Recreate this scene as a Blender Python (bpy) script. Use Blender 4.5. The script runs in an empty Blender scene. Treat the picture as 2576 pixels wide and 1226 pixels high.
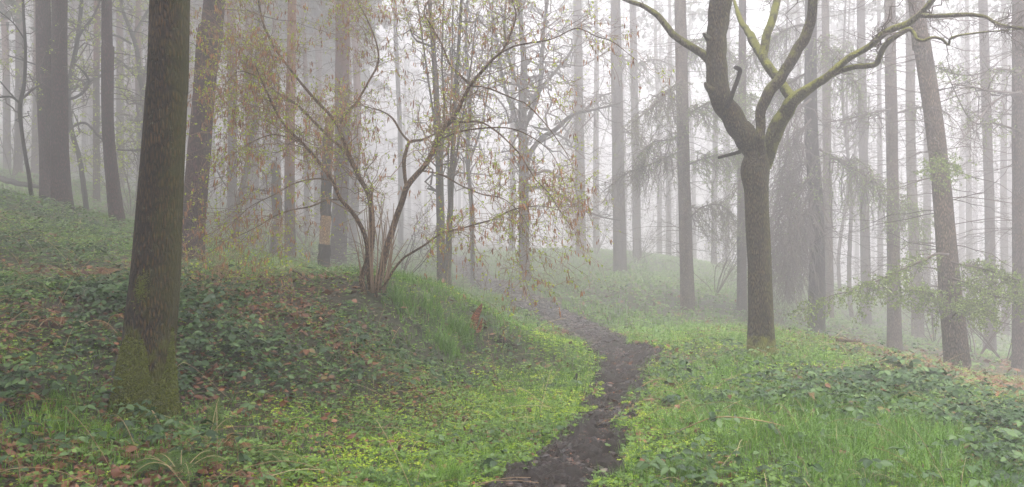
import bpy, math
import numpy as np

# ---------------------------------------------------------------- camera, sky, sun, exposure
F = 2140.0                      # focal length in units of a 2576 wide frame
HOR = 640.0                     # horizon row in that frame
EYE = 1.6
scene = bpy.context.scene
COL = scene.collection
cam = bpy.data.cameras.new('camera')
camo = bpy.data.objects.new('camera', cam)
COL.objects.link(camo)
camo.location = (0, 0, EYE)
camo.rotation_euler = (math.radians(90), 0, 0)
cam.sensor_width = 36.0
cam.lens = 36.0 * F / 2576.0
cam.shift_y = (HOR - 613.0) / 2576.0
cam.clip_start = 0.05
cam.clip_end = 1000
scene.camera = camo

SUN_EL, SUN_AZ = math.radians(62), math.radians(205)      # high behind thick cloud and behind the camera
w = bpy.data.worlds.new('World')
scene.world = w
w.use_nodes = True
nt = w.node_tree
bg = nt.nodes['Background']
sky = nt.nodes.new('ShaderNodeTexSky')
sky.sky_type = 'NISHITA'
sky.sun_disc = False
sky.sun_elevation = SUN_EL
sky.sun_rotation = SUN_AZ
sky.air_density = 1.0
sky.dust_density = 6.0
sky.ozone_density = 1.0
hs = nt.nodes.new('ShaderNodeHueSaturation')
hs.inputs['Saturation'].default_value = 0.12
nt.links.new(sky.outputs[0], hs.inputs['Color'])
tn = nt.nodes.new('ShaderNodeMix'); tn.data_type = 'RGBA'; tn.blend_type = 'MULTIPLY'
tn.inputs[0].default_value = 1.0
tn.inputs[7].default_value = (1.0, 0.985, 1.005, 1)
nt.links.new(hs.outputs[0], tn.inputs[6])
nt.links.new(tn.outputs[2], bg.inputs[0])
bg.inputs[1].default_value = 0.15
w.cycles.sampling_method = 'MANUAL'
w.cycles.sample_map_resolution = 256

sl = bpy.data.lights.new('sun', 'SUN')
sl.energy = 1.5
sl.angle = math.radians(25)
sl.color = (1.0, 0.97, 0.93)
so = bpy.data.objects.new('sun', sl)
COL.objects.link(so)
# sun direction: azimuth from +Y
sd = np.array([math.sin(SUN_AZ) * math.cos(SUN_EL), math.cos(SUN_AZ) * math.cos(SUN_EL), math.sin(SUN_EL)])
from mathutils import Vector
so.rotation_euler = Vector(-sd).to_track_quat('-Z', 'Y').to_euler()
so.location = (0, 10, 60)

vs = scene.view_settings
scene.display_settings.display_device = 'sRGB'
vs.view_transform = 'Standard'
vs.look = 'None'
vs.exposure = 2.2
vs.gamma = 1.0
cy = scene.cycles
cy.max_bounces = 6
cy.diffuse_bounces = 3
cy.glossy_bounces = 2
cy.transmission_bounces = 3
cy.transparent_max_bounces = 6
cy.volume_bounces = 2
cy.sample_clamp_indirect = 4.0
cy.use_denoising = True
cy.use_adaptive_sampling = True
cy.adaptive_threshold = 0.01
HAZE_DENSITY = 0.0143

# ---------------------------------------------------------------- small helpers
RNG = np.random.default_rng(7)

def U(a, b, n=None, rng=None):
    return (rng or RNG).uniform(a, b, n)

def G(d):
    """reading distance -> metres: far distances stretched so the even mist veils them more than near things"""
    d = np.asarray(d, float)
    return np.where(d < 13, d, 13 + (d - 13) * 2.3)

def DS(d): return float(G(d) / d)

def P(u, v, d):
    d = float(G(d))
    return np.array([(u - 1288.0) / F * d, d, EYE + (HOR - v) / F * d])

def vnoise(p, seed=0):
    """value noise, p (...,3) -> 0..1"""
    p = np.asarray(p, float)
    i = np.floor(p).astype(np.int64)
    f = p - i
    f = f * f * (3 - 2 * f)
    def h(dx, dy, dz):
        a = (i[..., 0] + dx) * 374761393 + (i[..., 1] + dy) * 668265263 + (i[..., 2] + dz) * 2147483647 + seed * 1013904223
        a = (a ^ (a >> 13)) * 1274126177
        a = a ^ (a >> 16)
        return (a & 0xFFFFFF) / float(0xFFFFFF)
    r = 0
    for dx in (0, 1):
        for dy in (0, 1):
            for dz in (0, 1):
                wgt = (f[..., 0] if dx else 1 - f[..., 0]) * (f[..., 1] if dy else 1 - f[..., 1]) * (f[..., 2] if dz else 1 - f[..., 2])
                r = r + wgt * h(dx, dy, dz)
    return r

def noise2(x, y, s, seed=0, oct=3):
    r, a, t = 0, 1.0, 0
    for k in range(oct):
        r = r + a * vnoise(np.stack([x * s, y * s, np.zeros_like(x) + k * 7.3], -1), seed + k)
        t += a; a *= .5; s *= 2.1
    return r / t

def norm(a):
    return a / np.maximum(np.linalg.norm(a, axis=-1, keepdims=True), 1e-9)

class Buf:
    """collects vertices, quads / triangles, a per-vertex tint and a material slot per face"""
    def __init__(self):
        self.v, self.q, self.t, self.c, self.qm, self.tm, self.n = [], [], [], [], [], [], 0
    def add(self, v, quads=None, tris=None, tint=0.5, mat=0):
        v = np.asarray(v, float).reshape(-1, 3)
        self.v.append(v)
        self.c.append(np.broadcast_to(np.asarray(tint, float), (len(v),)).astype(np.float32))
        if quads is not None and len(quads):
            q = np.asarray(quads, np.int64).reshape(-1, 4) + self.n
            self.q.append(q); self.qm.append(np.full(len(q), mat))
        if tris is not None and len(tris):
            q = np.asarray(tris, np.int64).reshape(-1, 3) + self.n
            self.t.append(q); self.tm.append(np.full(len(q), mat))
        self.n += len(v)
    def mesh(self, name, mats, origin=(0, 0, 0), smooth=True):
        me = bpy.data.meshes.new(name)
        V = np.concatenate(self.v) - np.asarray(origin, float)
        q = np.concatenate(self.q) if self.q else np.zeros((0, 4), np.int64)
        t = np.concatenate(self.t) if self.t else np.zeros((0, 3), np.int64)
        mi = np.concatenate([np.concatenate(self.qm) if self.qm else np.zeros(0), np.concatenate(self.tm) if self.tm else np.zeros(0)]).astype(np.int32)
        loops = np.concatenate([q.ravel(), t.ravel()]).astype(np.int32)
        sizes = np.concatenate([np.full(len(q), 4), np.full(len(t), 3)]).astype(np.int32)
        starts = np.concatenate([[0], np.cumsum(sizes)[:-1]]).astype(np.int32)
        me.vertices.add(len(V)); me.vertices.foreach_set('co', V.astype(np.float32).ravel())
        me.loops.add(len(loops)); me.loops.foreach_set('vertex_index', loops)
        me.polygons.add(len(sizes)); me.polygons.foreach_set('loop_start', starts)
        me.polygons.foreach_set('material_index', mi)
        me.polygons.foreach_set('use_smooth', np.full(len(sizes), bool(smooth)))
        a = me.attributes.new('tint', 'FLOAT', 'POINT')
        a.data.foreach_set('value', np.concatenate(self.c))
        for m in (mats if isinstance(mats, (list, tuple)) else [mats]):
            me.materials.append(m)
        me.update(calc_edges=True)
        return me

def link(name, me, parent=None, loc=(0, 0, 0)):
    o = bpy.data.objects.new(name, me)
    COL.objects.link(o)
    o.location = loc
    if parent is not None:
        o.parent = parent
    return o

def tag(o, label=None, cat=None, group=None, kind=None):
    if label: o['label'] = label
    if cat: o['category'] = cat
    if group: o['group'] = group
    if kind: o['kind'] = kind
    return o

def empty(name, loc, label, cat, group=None):
    o = link(name, None, None, tuple(loc))
    o.empty_display_size = 0.2
    return tag(o, label, cat, group)

def part(buf, name, mats, root, smooth=True, kind=None):
    """a mesh in world coordinates hung under the root empty"""
    o = link(name, buf.mesh(name, mats, np.array(root.location), smooth), root)
    if kind: o['kind'] = kind
    return o

# ---------------------------------------------------------------- tubes
def catmull(pts, n):
    p = np.asarray(pts, float)
    if len(p) == 2:
        return p[0] + (p[1] - p[0]) * np.linspace(0, 1, n)[:, None]
    q = np.vstack([2 * p[0] - p[1], p, 2 * p[-1] - p[-2]])
    seg = np.linalg.norm(np.diff(p[:, :3], axis=0), axis=1)
    s = np.concatenate([[0], np.cumsum(seg)])
    t = np.linspace(0, s[-1], n)
    k = np.clip(np.searchsorted(s, t, side='right') - 1, 0, len(p) - 2)
    x = ((t - s[k]) / np.maximum(seg[k], 1e-9))[:, None]
    a, b, c, d = q[k], q[k + 1], q[k + 2], q[k + 3]
    return 0.5 * (2 * b + (c - a) * x + (2 * a - 5 * b + 4 * c - d) * x * x + (3 * b - a - 3 * c + d) * x ** 3)

def tubes(buf, Pn, R, sides=5, tint=0.5, mat=0, cap=False, bump=None):
    """Pn (N,K,3), R (N,K)"""
    N, K, _ = Pn.shape
    T = np.empty_like(Pn)
    T[:, 1:-1] = Pn[:, 2:] - Pn[:, :-2]
    T[:, 0] = Pn[:, 1] - Pn[:, 0]
    T[:, -1] = Pn[:, -1] - Pn[:, -2]
    T = norm(T)
    mean = norm(Pn[:, -1] - Pn[:, 0])
    ref = np.where((np.abs(mean[:, 2:3]) > 0.75), np.array([[0., 1., 0.]]), np.array([[0., 0., 1.]]))[:, None, :]
    A = norm(np.cross(T, ref)); B = np.cross(T, A)
    th = np.linspace(0, 2 * np.pi, sides, endpoint=False)
    ring = np.cos(th)[None, None, :, None] * A[:, :, None, :] + np.sin(th)[None, None, :, None] * B[:, :, None, :]
    rad = R[:, :, None] * np.ones(sides)
    if bump is not None:
        rad = rad * bump(Pn, th)
    V = Pn[:, :, None, :] + ring * rad[..., None]
    n = np.arange(N)[:, None, None] * (K * sides); k = np.arange(K - 1)[None, :, None] * sides; s = np.arange(sides)[None, None, :]
    s2 = (s + 1) % sides
    Q = np.stack(np.broadcast_arrays(n + k + s, n + k + s2, n + k + sides + s2, n + k + sides + s), -1).reshape(-1, 4)
    tt = np.asarray(tint, float)
    if tt.ndim == 1:
        tt = np.repeat(tt, K * sides)
    tris = None
    V = V.reshape(-1, 3)
    if cap:
        c0 = len(V)
        V = np.vstack([V, Pn[:, -1], Pn[:, 0]])
        e = np.arange(N)
        top = np.stack([np.repeat(c0 + e, sides), (e[:, None] * K * sides + (K - 1) * sides + np.arange(sides)).ravel(),
                        (e[:, None] * K * sides + (K - 1) * sides + (np.arange(sides) + 1) % sides).ravel()], -1)
        bot = np.stack([np.repeat(c0 + N + e, sides), (e[:, None] * K * sides + (np.arange(sides) + 1) % sides).ravel(),
                        (e[:, None] * K * sides + np.arange(sides)).ravel()], -1)
        tris = np.vstack([top, bot])
        if tt.ndim == 1:
            tt = np.concatenate([tt, tt[:N], tt[:N]])
    buf.add(V, Q, tris, tt, mat)

def limb(buf, pts, sides=10, step=0.05, rough=0.06, tint=0.5, seed=0, cap=True, mat=0):
    """pts: list of (x,y,z,r)"""
    p = np.asarray(pts, float)
    L = np.linalg.norm(np.diff(p[:, :3], axis=0), axis=1).sum()
    n = int(max(4, min(260, L / step)))
    c = catmull(p, n)
    pn, r = c[:, :3].copy(), np.maximum(c[:, 3], 0.001)
    if rough:
        q = pn * 6 + seed * 3.1
        off = np.stack([vnoise(q, 1), vnoise(q, 2), vnoise(q, 3)], -1) - .5
        pn += off * r[:, None] * rough * 6
    def b(Pn, th):
        h = Pn[0][:, 2]
        cx, sx = np.cos(th), np.sin(th)
        s = np.linspace(0, L, n)[:, None]
        q = np.stack([np.broadcast_to(cx * 1.6, (n, sides)), np.broadcast_to(sx * 1.6, (n, sides)), np.broadcast_to(s * 2.2, (n, sides))], -1) + seed * 5.7
        return (1 + (vnoise(q) - .5) * rough * 3)[None]
    tubes(buf, pn[None], r[None], sides, tint, mat, cap, b if rough else None)
    return pn, r

def children(Pn, R, n, L, ang=(35, 70), grav=0.0, wander=0.12, K=6, t=(0.1, 1.0), rr=(0.3, 0.6), rmin=0.002, rng=None, flat=0.0, lenfall=0.5, out=0.0):
    """vectorised side shoots on parent polylines"""
    rng = rng or RNG
    N, KK, _ = Pn.shape
    ln = np.linalg.norm(np.diff(Pn, axis=1), axis=2).sum(1)
    idx = rng.choice(N, n, p=ln / ln.sum())
    tt = rng.uniform(t[0], t[1], n)
    f = tt * (KK - 1); k = np.minimum(f.astype(int), KK - 2); f = (f - k)[:, None]
    a, b = Pn[idx, k], Pn[idx, k + 1]
    pos = a + (b - a) * f
    tan = norm(b - a)
    rp = R[idx, k] * (1 - f[:, 0]) + R[idx, k + 1] * f[:, 0]
    rnd = rng.normal(size=(n, 3)); rnd[:, 2] *= (1 - flat)
    perp = norm(rnd - (rnd * tan).sum(1, keepdims=True) * tan)
    al = np.radians(rng.uniform(ang[0], ang[1], n))[:, None]
    d = np.cos(al) * tan + np.sin(al) * perp
    Ls = rng.uniform(L[0], L[1], n) * (1 - lenfall * tt)
    s = np.linspace(0, 1, K)[None, :, None]
    w_ = np.cumsum(rng.normal(size=(n, K, 3)) * wander / math.sqrt(K), axis=1); w_[:, 0] = 0
    g = np.array([0, 0, -1.0]) * grav
    pts = pos[:, None] + (d[:, None] * s + g * s ** 1.6 + w_) * Ls[:, None, None]
    r0 = np.maximum(np.minimum(rp * rng.uniform(rr[0], rr[1], n), Ls * 0.03), rmin)
    rad = r0[:, None] * (1 - 0.75 * np.linspace(0, 1, K))
    return pts, np.maximum(rad, rmin * .7)

def along(Pn, n, rng=None, t=(0.0, 1.0)):
    rng = rng or RNG
    N, KK, _ = Pn.shape
    ln = np.linalg.norm(np.diff(Pn, axis=1), axis=2).sum(1)
    idx = rng.choice(N, n, p=ln / ln.sum())
    f = rng.uniform(t[0], t[1], n) * (KK - 1); k = np.minimum(f.astype(int), KK - 2); f = (f - k)[:, None]
    a, b = Pn[idx, k], Pn[idx, k + 1]
    return a + (b - a) * f, norm(b - a)

# ---------------------------------------------------------------- leaf and blade templates
def leaf_tpl(rows=4, width=0.55, bend=0.25, fold=0.12):
    """unit leaf along +X, returns verts, quads"""
    t = np.linspace(0, 1, rows + 1)
    wd = width * 0.5 * np.sin(np.pi * t ** 0.8) ** 0.8
    wd[0] = 0.02; wd[-1] = 0.01
    v = []
    for i, x in enumerate(t):
        z = -bend * x * x
        v += [(x, -wd[i], z + fold * wd[i]), (x, 0, z - fold * wd[i] * .6), (x, wd[i], z + fold * wd[i])]
    q = []
    for i in range(rows):
        for j in (0, 1):
            q.append((i * 3 + j, i * 3 + j + 1, i * 3 + 3 + j + 1, i * 3 + 3 + j))
    return np.array(v), np.array(q)

def frames(direction, up):
    x = norm(direction); y = norm(np.cross(up, x)); z = np.cross(x, y)
    return np.stack([x, y, z], -1)          # columns are axes

def scatter(buf, tpl, pos, rot, size, tint, mat=0):
    v, q = tpl
    V = np.einsum('nij,kj->nki', rot, v) * np.asarray(size)[:, None, None] + pos[:, None]
    n = len(pos)
    Q = (q[None] + (np.arange(n) * len(v))[:, None, None]).reshape(-1, q.shape[1])
    t = np.repeat(tint, len(v))
    if q.shape[1] == 4: buf.add(V, Q, None, t, mat)
    else: buf.add(V, None, Q, t, mat)

LEAF4 = leaf_tpl(4, 0.62, 0.22, 0.25)
LEAF3 = leaf_tpl(3, 0.6, 0.2, 0.2)
LEAF2 = (np.array([(0, 0, 0), (.5, -.3, .03), (1, 0, -.1), (.5, .3, .03)]), np.array([(0, 1, 2, 3)]))
# ---------------------------------------------------------------- materials
def mat_new(name):
    m = bpy.data.materials.new(name); m.use_nodes = True
    t = m.node_tree
    return m, t, t.nodes['Principled BSDF'], t.nodes, t.links

def ramp(nodes, stops):
    r = nodes.new('ShaderNodeValToRGB')
    e = r.color_ramp.elements
    while len(e) < len(stops): e.new(0.5)
    for x, (p_, c) in zip(e, stops):
        x.position = p_; x.color = (*c, 1)
    return r

def mathn(nodes, links, op, a, b=None, clamp=False):
    n = nodes.new('ShaderNodeMath'); n.operation = op; n.use_clamp = clamp
    for i, x in enumerate((a, b)):
        if x is None: continue
        if isinstance(x, (int, float)): n.inputs[i].default_value = x
        else: links.new(x, n.inputs[i])
    return n.outputs[0]

def mixc(nodes, links, fac, a, b):
    n = nodes.new('ShaderNodeMix'); n.data_type = 'RGBA'
    for i, x in ((0, fac), (6, a), (7, b)):
        if isinstance(x, (int, float)): n.inputs[i].default_value = x
        elif isinstance(x, tuple): n.inputs[i].default_value = (*x, 1)
        else: links.new(x, n.inputs[i])
    return n.outputs[2]

def noise_node(nodes, links, vec, scale, detail=4, rough=0.6, out='Fac'):
    n = nodes.new('ShaderNodeTexNoise'); n.inputs['Scale'].default_value = scale
    n.inputs['Detail'].default_value = detail; n.inputs['Roughness'].default_value = rough
    links.new(vec, n.inputs['Vector'])
    return n.outputs[out]

def bark(name, dark, light, moss=(0.12, 0.14, 0.02), base_moss=0.0, side_moss=0.0, top_moss=0.0, scale=1.0, lichen=0.15, rough=0.75, upper=None, upper_z=6.0, moss_h=0.7):
    m, t, bs, N, L = mat_new(name)
    tc = N.new('ShaderNodeTexCoord'); oi = N.new('ShaderNodeObjectInfo')
    off = N.new('ShaderNodeVectorMath'); off.operation = 'ADD'
    rnd = mathn(N, L, 'MULTIPLY', oi.outputs['Random'], 37.0)
    L.new(tc.outputs['Object'], off.inputs[0]); L.new(rnd, off.inputs[1])
    mp = N.new('ShaderNodeMapping'); mp.inputs['Scale'].default_value = (1, 1, 0.22)
    L.new(off.outputs[0], mp.inputs['Vector'])
    n1 = noise_node(N, L, mp.outputs[0], 60 * scale, 6, 0.7)
    n2 = noise_node(N, L, off.outputs[0], 3.1, 4, 0.6)
    n3 = noise_node(N, L, off.outputs[0], 70, 3, 0.6)
    vo = N.new('ShaderNodeTexVoronoi'); vo.feature = 'DISTANCE_TO_EDGE'; vo.inputs['Scale'].default_value = 55 * scale
    L.new(mp.outputs[0], vo.inputs['Vector'])
    vr = mathn(N, L, 'MULTIPLY', vo.outputs['Distance'], 3.0, True)
    h = mathn(N, L, 'MULTIPLY', n1, vr)
    r = ramp(N, [(0.08, dark), (0.55, light)])
    L.new(h, r.inputs[0])
    r2 = ramp(N, [(0.3, (0.62, 0.62, 0.66)), (0.7, (1.25, 1.18, 1.1))])
    L.new(n2, r2.inputs[0])
    mul = N.new('ShaderNodeMix'); mul.data_type = 'RGBA'; mul.blend_type = 'MULTIPLY'; mul.inputs[0].default_value = 1
    L.new(r.outputs[0], mul.inputs[6]); L.new(r2.outputs[0], mul.inputs[7])
    colr = mul.outputs[2]
    sep = N.new('ShaderNodeSeparateXYZ'); L.new(tc.outputs['Object'], sep.inputs[0])
    if upper is not None:
        f = mathn(N, L, 'MULTIPLY', mathn(N, L, 'SUBTRACT', mathn(N, L, 'ADD', sep.outputs[2], mathn(N, L, 'MULTIPLY', n2, 3.0)), upper_z), 0.5, True)
        colr = mixc(N, L, mathn(N, L, 'MULTIPLY', f, mathn(N, L, 'ADD', n1, 0.3), True), colr, upper)
    if lichen:
        f = mathn(N, L, 'MULTIPLY', mathn(N, L, 'SUBTRACT', noise_node(N, L, off.outputs[0], 28, 5, 0.7), 0.6), 9.0, True)
        colr = mixc(N, L, mathn(N, L, 'MULTIPLY', f, lichen), colr, (0.32, 0.34, 0.26))
    geo = N.new('ShaderNodeNewGeometry'); sg = N.new('ShaderNodeSeparateXYZ'); L.new(geo.outputs['Normal'], sg.inputs[0])
    mf = None
    def addf(a, b):
        return b if a is None else mathn(N, L, 'MAXIMUM', a, b)
    nm = noise_node(N, L, off.outputs[0], 7.0, 5, 0.65)
    if base_moss:
        z = mathn(N, L, 'SUBTRACT', 1.0, mathn(N, L, 'DIVIDE', sep.outputs[2], moss_h))
        z = mathn(N, L, 'ADD', z, mathn(N, L, 'MULTIPLY', mathn(N, L, 'SUBTRACT', nm, 0.5), 2.6))
        mf = addf(mf, mathn(N, L, 'MULTIPLY', mathn(N, L, 'MULTIPLY', z, 2.5, True), base_moss))
    if top_moss:
        z = mathn(N, L, 'ADD', sg.outputs[2], mathn(N, L, 'MULTIPLY', mathn(N, L, 'SUBTRACT', nm, 0.52), 3.0))
        mf = addf(mf, mathn(N, L, 'MULTIPLY', mathn(N, L, 'MULTIPLY', mathn(N, L, 'SUBTRACT', z, -0.05), 2.0, True), top_moss))
    if side_moss:
        z = mathn(N, L, 'ADD', mathn(N, L, 'MULTIPLY', sg.outputs[0], 1.0), mathn(N, L, 'MULTIPLY', mathn(N, L, 'SUBTRACT', nm, 0.55), 2.5))
        mf = addf(mf, mathn(N, L, 'MULTIPLY', mathn(N, L, 'MULTIPLY', z, 1.2, True), side_moss))
    if mf is not None:
        mc = mixc(N, L, n3, tuple(x * .45 for x in moss), tuple(x * 1.5 for x in moss))
        colr = mixc(N, L, mf, colr, mc)
    L.new(colr, bs.inputs['Base Color'])
    bs.inputs['Roughness'].default_value = rough
    bs.inputs['Specular IOR Level'].default_value = 0.35
    hh = mathn(N, L, 'ADD', mathn(N, L, 'MULTIPLY', h, 1.0), mathn(N, L, 'MULTIPLY', n3, 0.25))
    bp = N.new('ShaderNodeBump'); bp.inputs['Strength'].default_value = 1.0; bp.inputs['Distance'].default_value = 0.035
    L.new(hh, bp.inputs['Height']); L.new(bp.outputs[0], bs.inputs['Normal'])
    return m

def leafmat(name, stops, rough=0.42, trans=0.3, spec=0.5):
    """leaf colours ramped by the per-leaf tint"""
    m, t, bs, N, L = mat_new(name)
    at = N.new('ShaderNodeAttribute'); at.attribute_name = 'tint'
    r = ramp(N, stops); L.new(at.outputs['Fac'], r.inputs[0])
    L.new(r.outputs[0], bs.inputs['Base Color'])
    bs.inputs['Roughness'].default_value = rough
    bs.inputs['Specular IOR Level'].default_value = spec
    if trans:
        tr = N.new('ShaderNodeBsdfTranslucent'); L.new(r.outputs[0], tr.inputs[0])
        mx = N.new('ShaderNodeMixShader'); mx.inputs[0].default_value = trans
        out = N['Material Output'] if 'Material Output' in N else None
        L.new(bs.outputs[0], mx.inputs[1]); L.new(tr.outputs[0], mx.inputs[2]); L.new(mx.outputs[0], out.inputs[0])
    return m

M = {}
M['ash_bark'] = bark('ash_bark', (0.006, 0.0036, 0.0014), (0.11, 0.06, 0.02), base_moss=0.95, side_moss=0.42, lichen=0.35, moss=(0.075, 0.08, 0.008), moss_h=0.62)
M['pine_bark'] = bark('pine_bark', (0.009, 0.004, 0.005), (0.11, 0.04, 0.044), scale=0.7, lichen=0.1, upper=(0.17, 0.06, 0.042), upper_z=7.5)
M['orange_bark'] = bark('orange_bark', (0.02, 0.013, 0.012), (0.12, 0.065, 0.05), scale=0.8, lichen=0.1, upper=(0.36, 0.15, 0.07), upper_z=3.8)
M['larch_bark'] = bark('larch_bark', (0.018, 0.012, 0.01), (0.15, 0.105, 0.085), scale=0.75, lichen=0.12)
M['larch_pale'] = bark('larch_pale', (0.035, 0.025, 0.018), (0.22, 0.165, 0.12), scale=0.8, lichen=0.12)
M['dark_bark'] = bark('dark_bark', (0.006, 0.004, 0.003), (0.045, 0.03, 0.024), scale=0.8, lichen=0.15)
M['oak_bark'] = bark('oak_bark', (0.012, 0.009, 0.004), (0.125, 0.09, 0.042), base_moss=0.8, side_moss=0.25, lichen=0.3, moss=(0.14, 0.15, 0.018), moss_h=0.35)
M['limb_bark'] = bark('limb_bark', (0.022, 0.017, 0.01), (0.15, 0.12, 0.075), top_moss=0.8, lichen=0.25, moss=(0.15, 0.155, 0.022))
M['mossy_limb'] = bark('mossy_limb', (0.03, 0.028, 0.012), (0.13, 0.12, 0.05), top_moss=0.95, side_moss=0.6, lichen=0.2, moss=(0.21, 0.215, 0.028))
M['hazel_bark'] = bark('hazel_bark', (0.05, 0.03, 0.018), (0.34, 0.21, 0.12), scale=1.2, lichen=0.3, top_moss=0.15, moss=(0.16, 0.14, 0.03), rough=0.55)
M['grey_bark'] = bark('grey_bark', (0.03, 0.025, 0.02), (0.16, 0.14, 0.11), lichen=0.3, side_moss=0.3, moss=(0.1, 0.11, 0.03))
M['bare_wood'] = bark('bare_wood', (0.16, 0.09, 0.04), (0.62, 0.42, 0.2), scale=1.1, lichen=0.0, rough=0.6)
M['rust_wood'] = bark('rust_wood', (0.12, 0.03, 0.01), (0.6, 0.19, 0.05), scale=1.3, lichen=0.0, rough=0.55)
M['rotten_wood'] = bark('rotten_wood', (0.008, 0.006, 0.005), (0.05, 0.035, 0.025), scale=1.3, lichen=0.05)
M['twig'] = leafmat('twig', [(0, (0.03, 0.022, 0.018)), (1, (0.11, 0.08, 0.065))], 0.6, 0)
M['hazel_twig'] = leafmat('hazel_twig', [(0, (0.09, 0.055, 0.035)), (1, (0.34, 0.23, 0.15))], 0.5, 0)
M['stalk'] = leafmat('stalk', [(0, (0.12, 0.05, 0.02)), (.5, (0.3, 0.2, 0.1)), (1, (0.5, 0.4, 0.22))], 0.55, 0)
M['spring_leaf'] = leafmat('spring_leaf', [(0, (0.24, 0.34, 0.02)), (1, (0.56, 0.64, 0.05))], 0.5, 0.45)
M['catkin'] = leafmat('catkin', [(0, (0.16, 0.065, 0.03)), (1, (0.5, 0.25, 0.12))], 0.6, 0.2)
M['larch_needle'] = leafmat('larch_needle', [(0, (0.09, 0.14, 0.03)), (1, (0.27, 0.36, 0.09))], 0.6, 0.35)
M['pine_needle'] = leafmat('pine_needle', [(0, (0.02, 0.03, 0.016)), (1, (0.06, 0.08, 0.035))], 0.6, 0.1)
M['bramble'] = leafmat('bramble', [(0, (0.016, 0.038, 0.015)), (.5, (0.042, 0.09, 0.028)), (.88, (0.12, 0.2, 0.065)), (.95, (0.16, 0.19, 0.03)), (1, (0.16, 0.07, 0.03))], 0.45, 0.2, 0.35)
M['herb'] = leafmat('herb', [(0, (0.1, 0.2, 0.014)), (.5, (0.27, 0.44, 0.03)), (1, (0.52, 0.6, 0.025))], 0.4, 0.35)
M['nettle'] = leafmat('nettle', [(0, (0.03, 0.09, 0.012)), (1, (0.2, 0.33, 0.06))], 0.42, 0.3)
M['grass'] = leafmat('grass', [(0, (0.045, 0.13, 0.01)), (.6, (0.15, 0.31, 0.022)), (.93, (0.3, 0.45, 0.05)), (1, (0.42, 0.34, 0.17))], 0.3, 0.3, 0.6)
M['litter'] = leafmat('litter', [(0, (0.045, 0.018, 0.009)), (.5, (0.17, 0.065, 0.03)), (.85, (0.3, 0.13, 0.06)), (1, (0.4, 0.24, 0.14))], 0.45, 0.1)
M['bracken'] = leafmat('bracken', [(0, (0.08, 0.03, 0.012)), (1, (0.3, 0.12, 0.04))], 0.6, 0.2)
M['fern'] = leafmat('fern', [(0, (0.03, 0.08, 0.008)), (1, (0.1, 0.18, 0.02))], 0.45, 0.35)

def ground_mat():
    m, t, bs, N, L = mat_new('soil')
    tc = N.new('ShaderNodeTexCoord')
    n1 = noise_node(N, L, tc.outputs['Object'], 1.3, 5, 0.65)
    n2 = noise_node(N, L, tc.outputs['Object'], 24, 5, 0.7)
    a = ramp(N, [(0.3, (0.010, 0.006, 0.004)), (0.7, (0.055, 0.03, 0.016))]); L.new(n2, a.inputs[0])
    b = ramp(N, [(0.3, (0.012, 0.02, 0.006)), (0.7, (0.04, 0.06, 0.014))]); L.new(n2, b.inputs[0])
    at = N.new('ShaderNodeAttribute'); at.attribute_name = 'tint'
    f = mathn(N, L, 'ADD', at.outputs['Fac'], mathn(N, L, 'SUBTRACT', n1, 0.5), True)
    L.new(mixc(N, L, f, a.outputs[0], b.outputs[0]), bs.inputs['Base Color'])
    bs.inputs['Roughness'].default_value = 0.7
    bp = N.new('ShaderNodeBump'); bp.inputs['Strength'].default_value = 1; bp.inputs['Distance'].default_value = 0.03
    L.new(n2, bp.inputs['Height']); L.new(bp.outputs[0], bs.inputs['Normal'])
    return m

def mud_mat():
    m, t, bs, N, L = mat_new('wet_mud')
    tc = N.new('ShaderNodeTexCoord')
    n1 = noise_node(N, L, tc.outputs['Object'], 2.2, 4, 0.6)
    n2 = noise_node(N, L, tc.outputs['Object'], 30, 5, 0.7)
    n3 = noise_node(N, L, tc.outputs['Object'], 95, 4, 0.7)
    a = ramp(N, [(0.3, (0.005, 0.0032, 0.002)), (0.6, (0.032, 0.02, 0.013)), (0.8, (0.09, 0.058, 0.038))]); L.new(n2, a.inputs[0])
    fl = mathn(N, L, 'MULTIPLY', mathn(N, L, 'SUBTRACT', n3, 0.64), 10, True)
    L.new(mixc(N, L, mathn(N, L, 'MULTIPLY', fl, .6), a.outputs[0], (0.22, 0.14, 0.1)), bs.inputs['Base Color'])
    rr = ramp(N, [(0.4, (0.1,) * 3), (0.6, (0.36,) * 3)]); L.new(n1, rr.inputs[0])
    L.new(rr.outputs[0], bs.inputs['Roughness'])
    bs.inputs['Specular IOR Level'].default_value = 0.6
    bp = N.new('ShaderNodeBump'); bp.inputs['Strength'].default_value = 1.0; bp.inputs['Distance'].default_value = 0.05
    hh = mathn(N, L, 'ADD', n2, mathn(N, L, 'MULTIPLY', n3, .4))
    L.new(hh, bp.inputs['Height']); L.new(bp.outputs[0], bs.inputs['Normal'])
    return m
M['soil'] = ground_mat()
M['mud'] = mud_mat()
M['clod'] = leafmat('clod', [(0, (0.006, 0.004, 0.003)), (.6, (0.035, 0.024, 0.02)), (1, (0.17, 0.12, 0.095))], 0.4, 0, 0.5)
m_, t_, b_, N_, L_ = mat_new('puddle_water')
b_.inputs['Base Color'].default_value = (0.03, 0.022, 0.016, 1); b_.inputs['Roughness'].default_value = 0.04
M['water'] = m_

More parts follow.
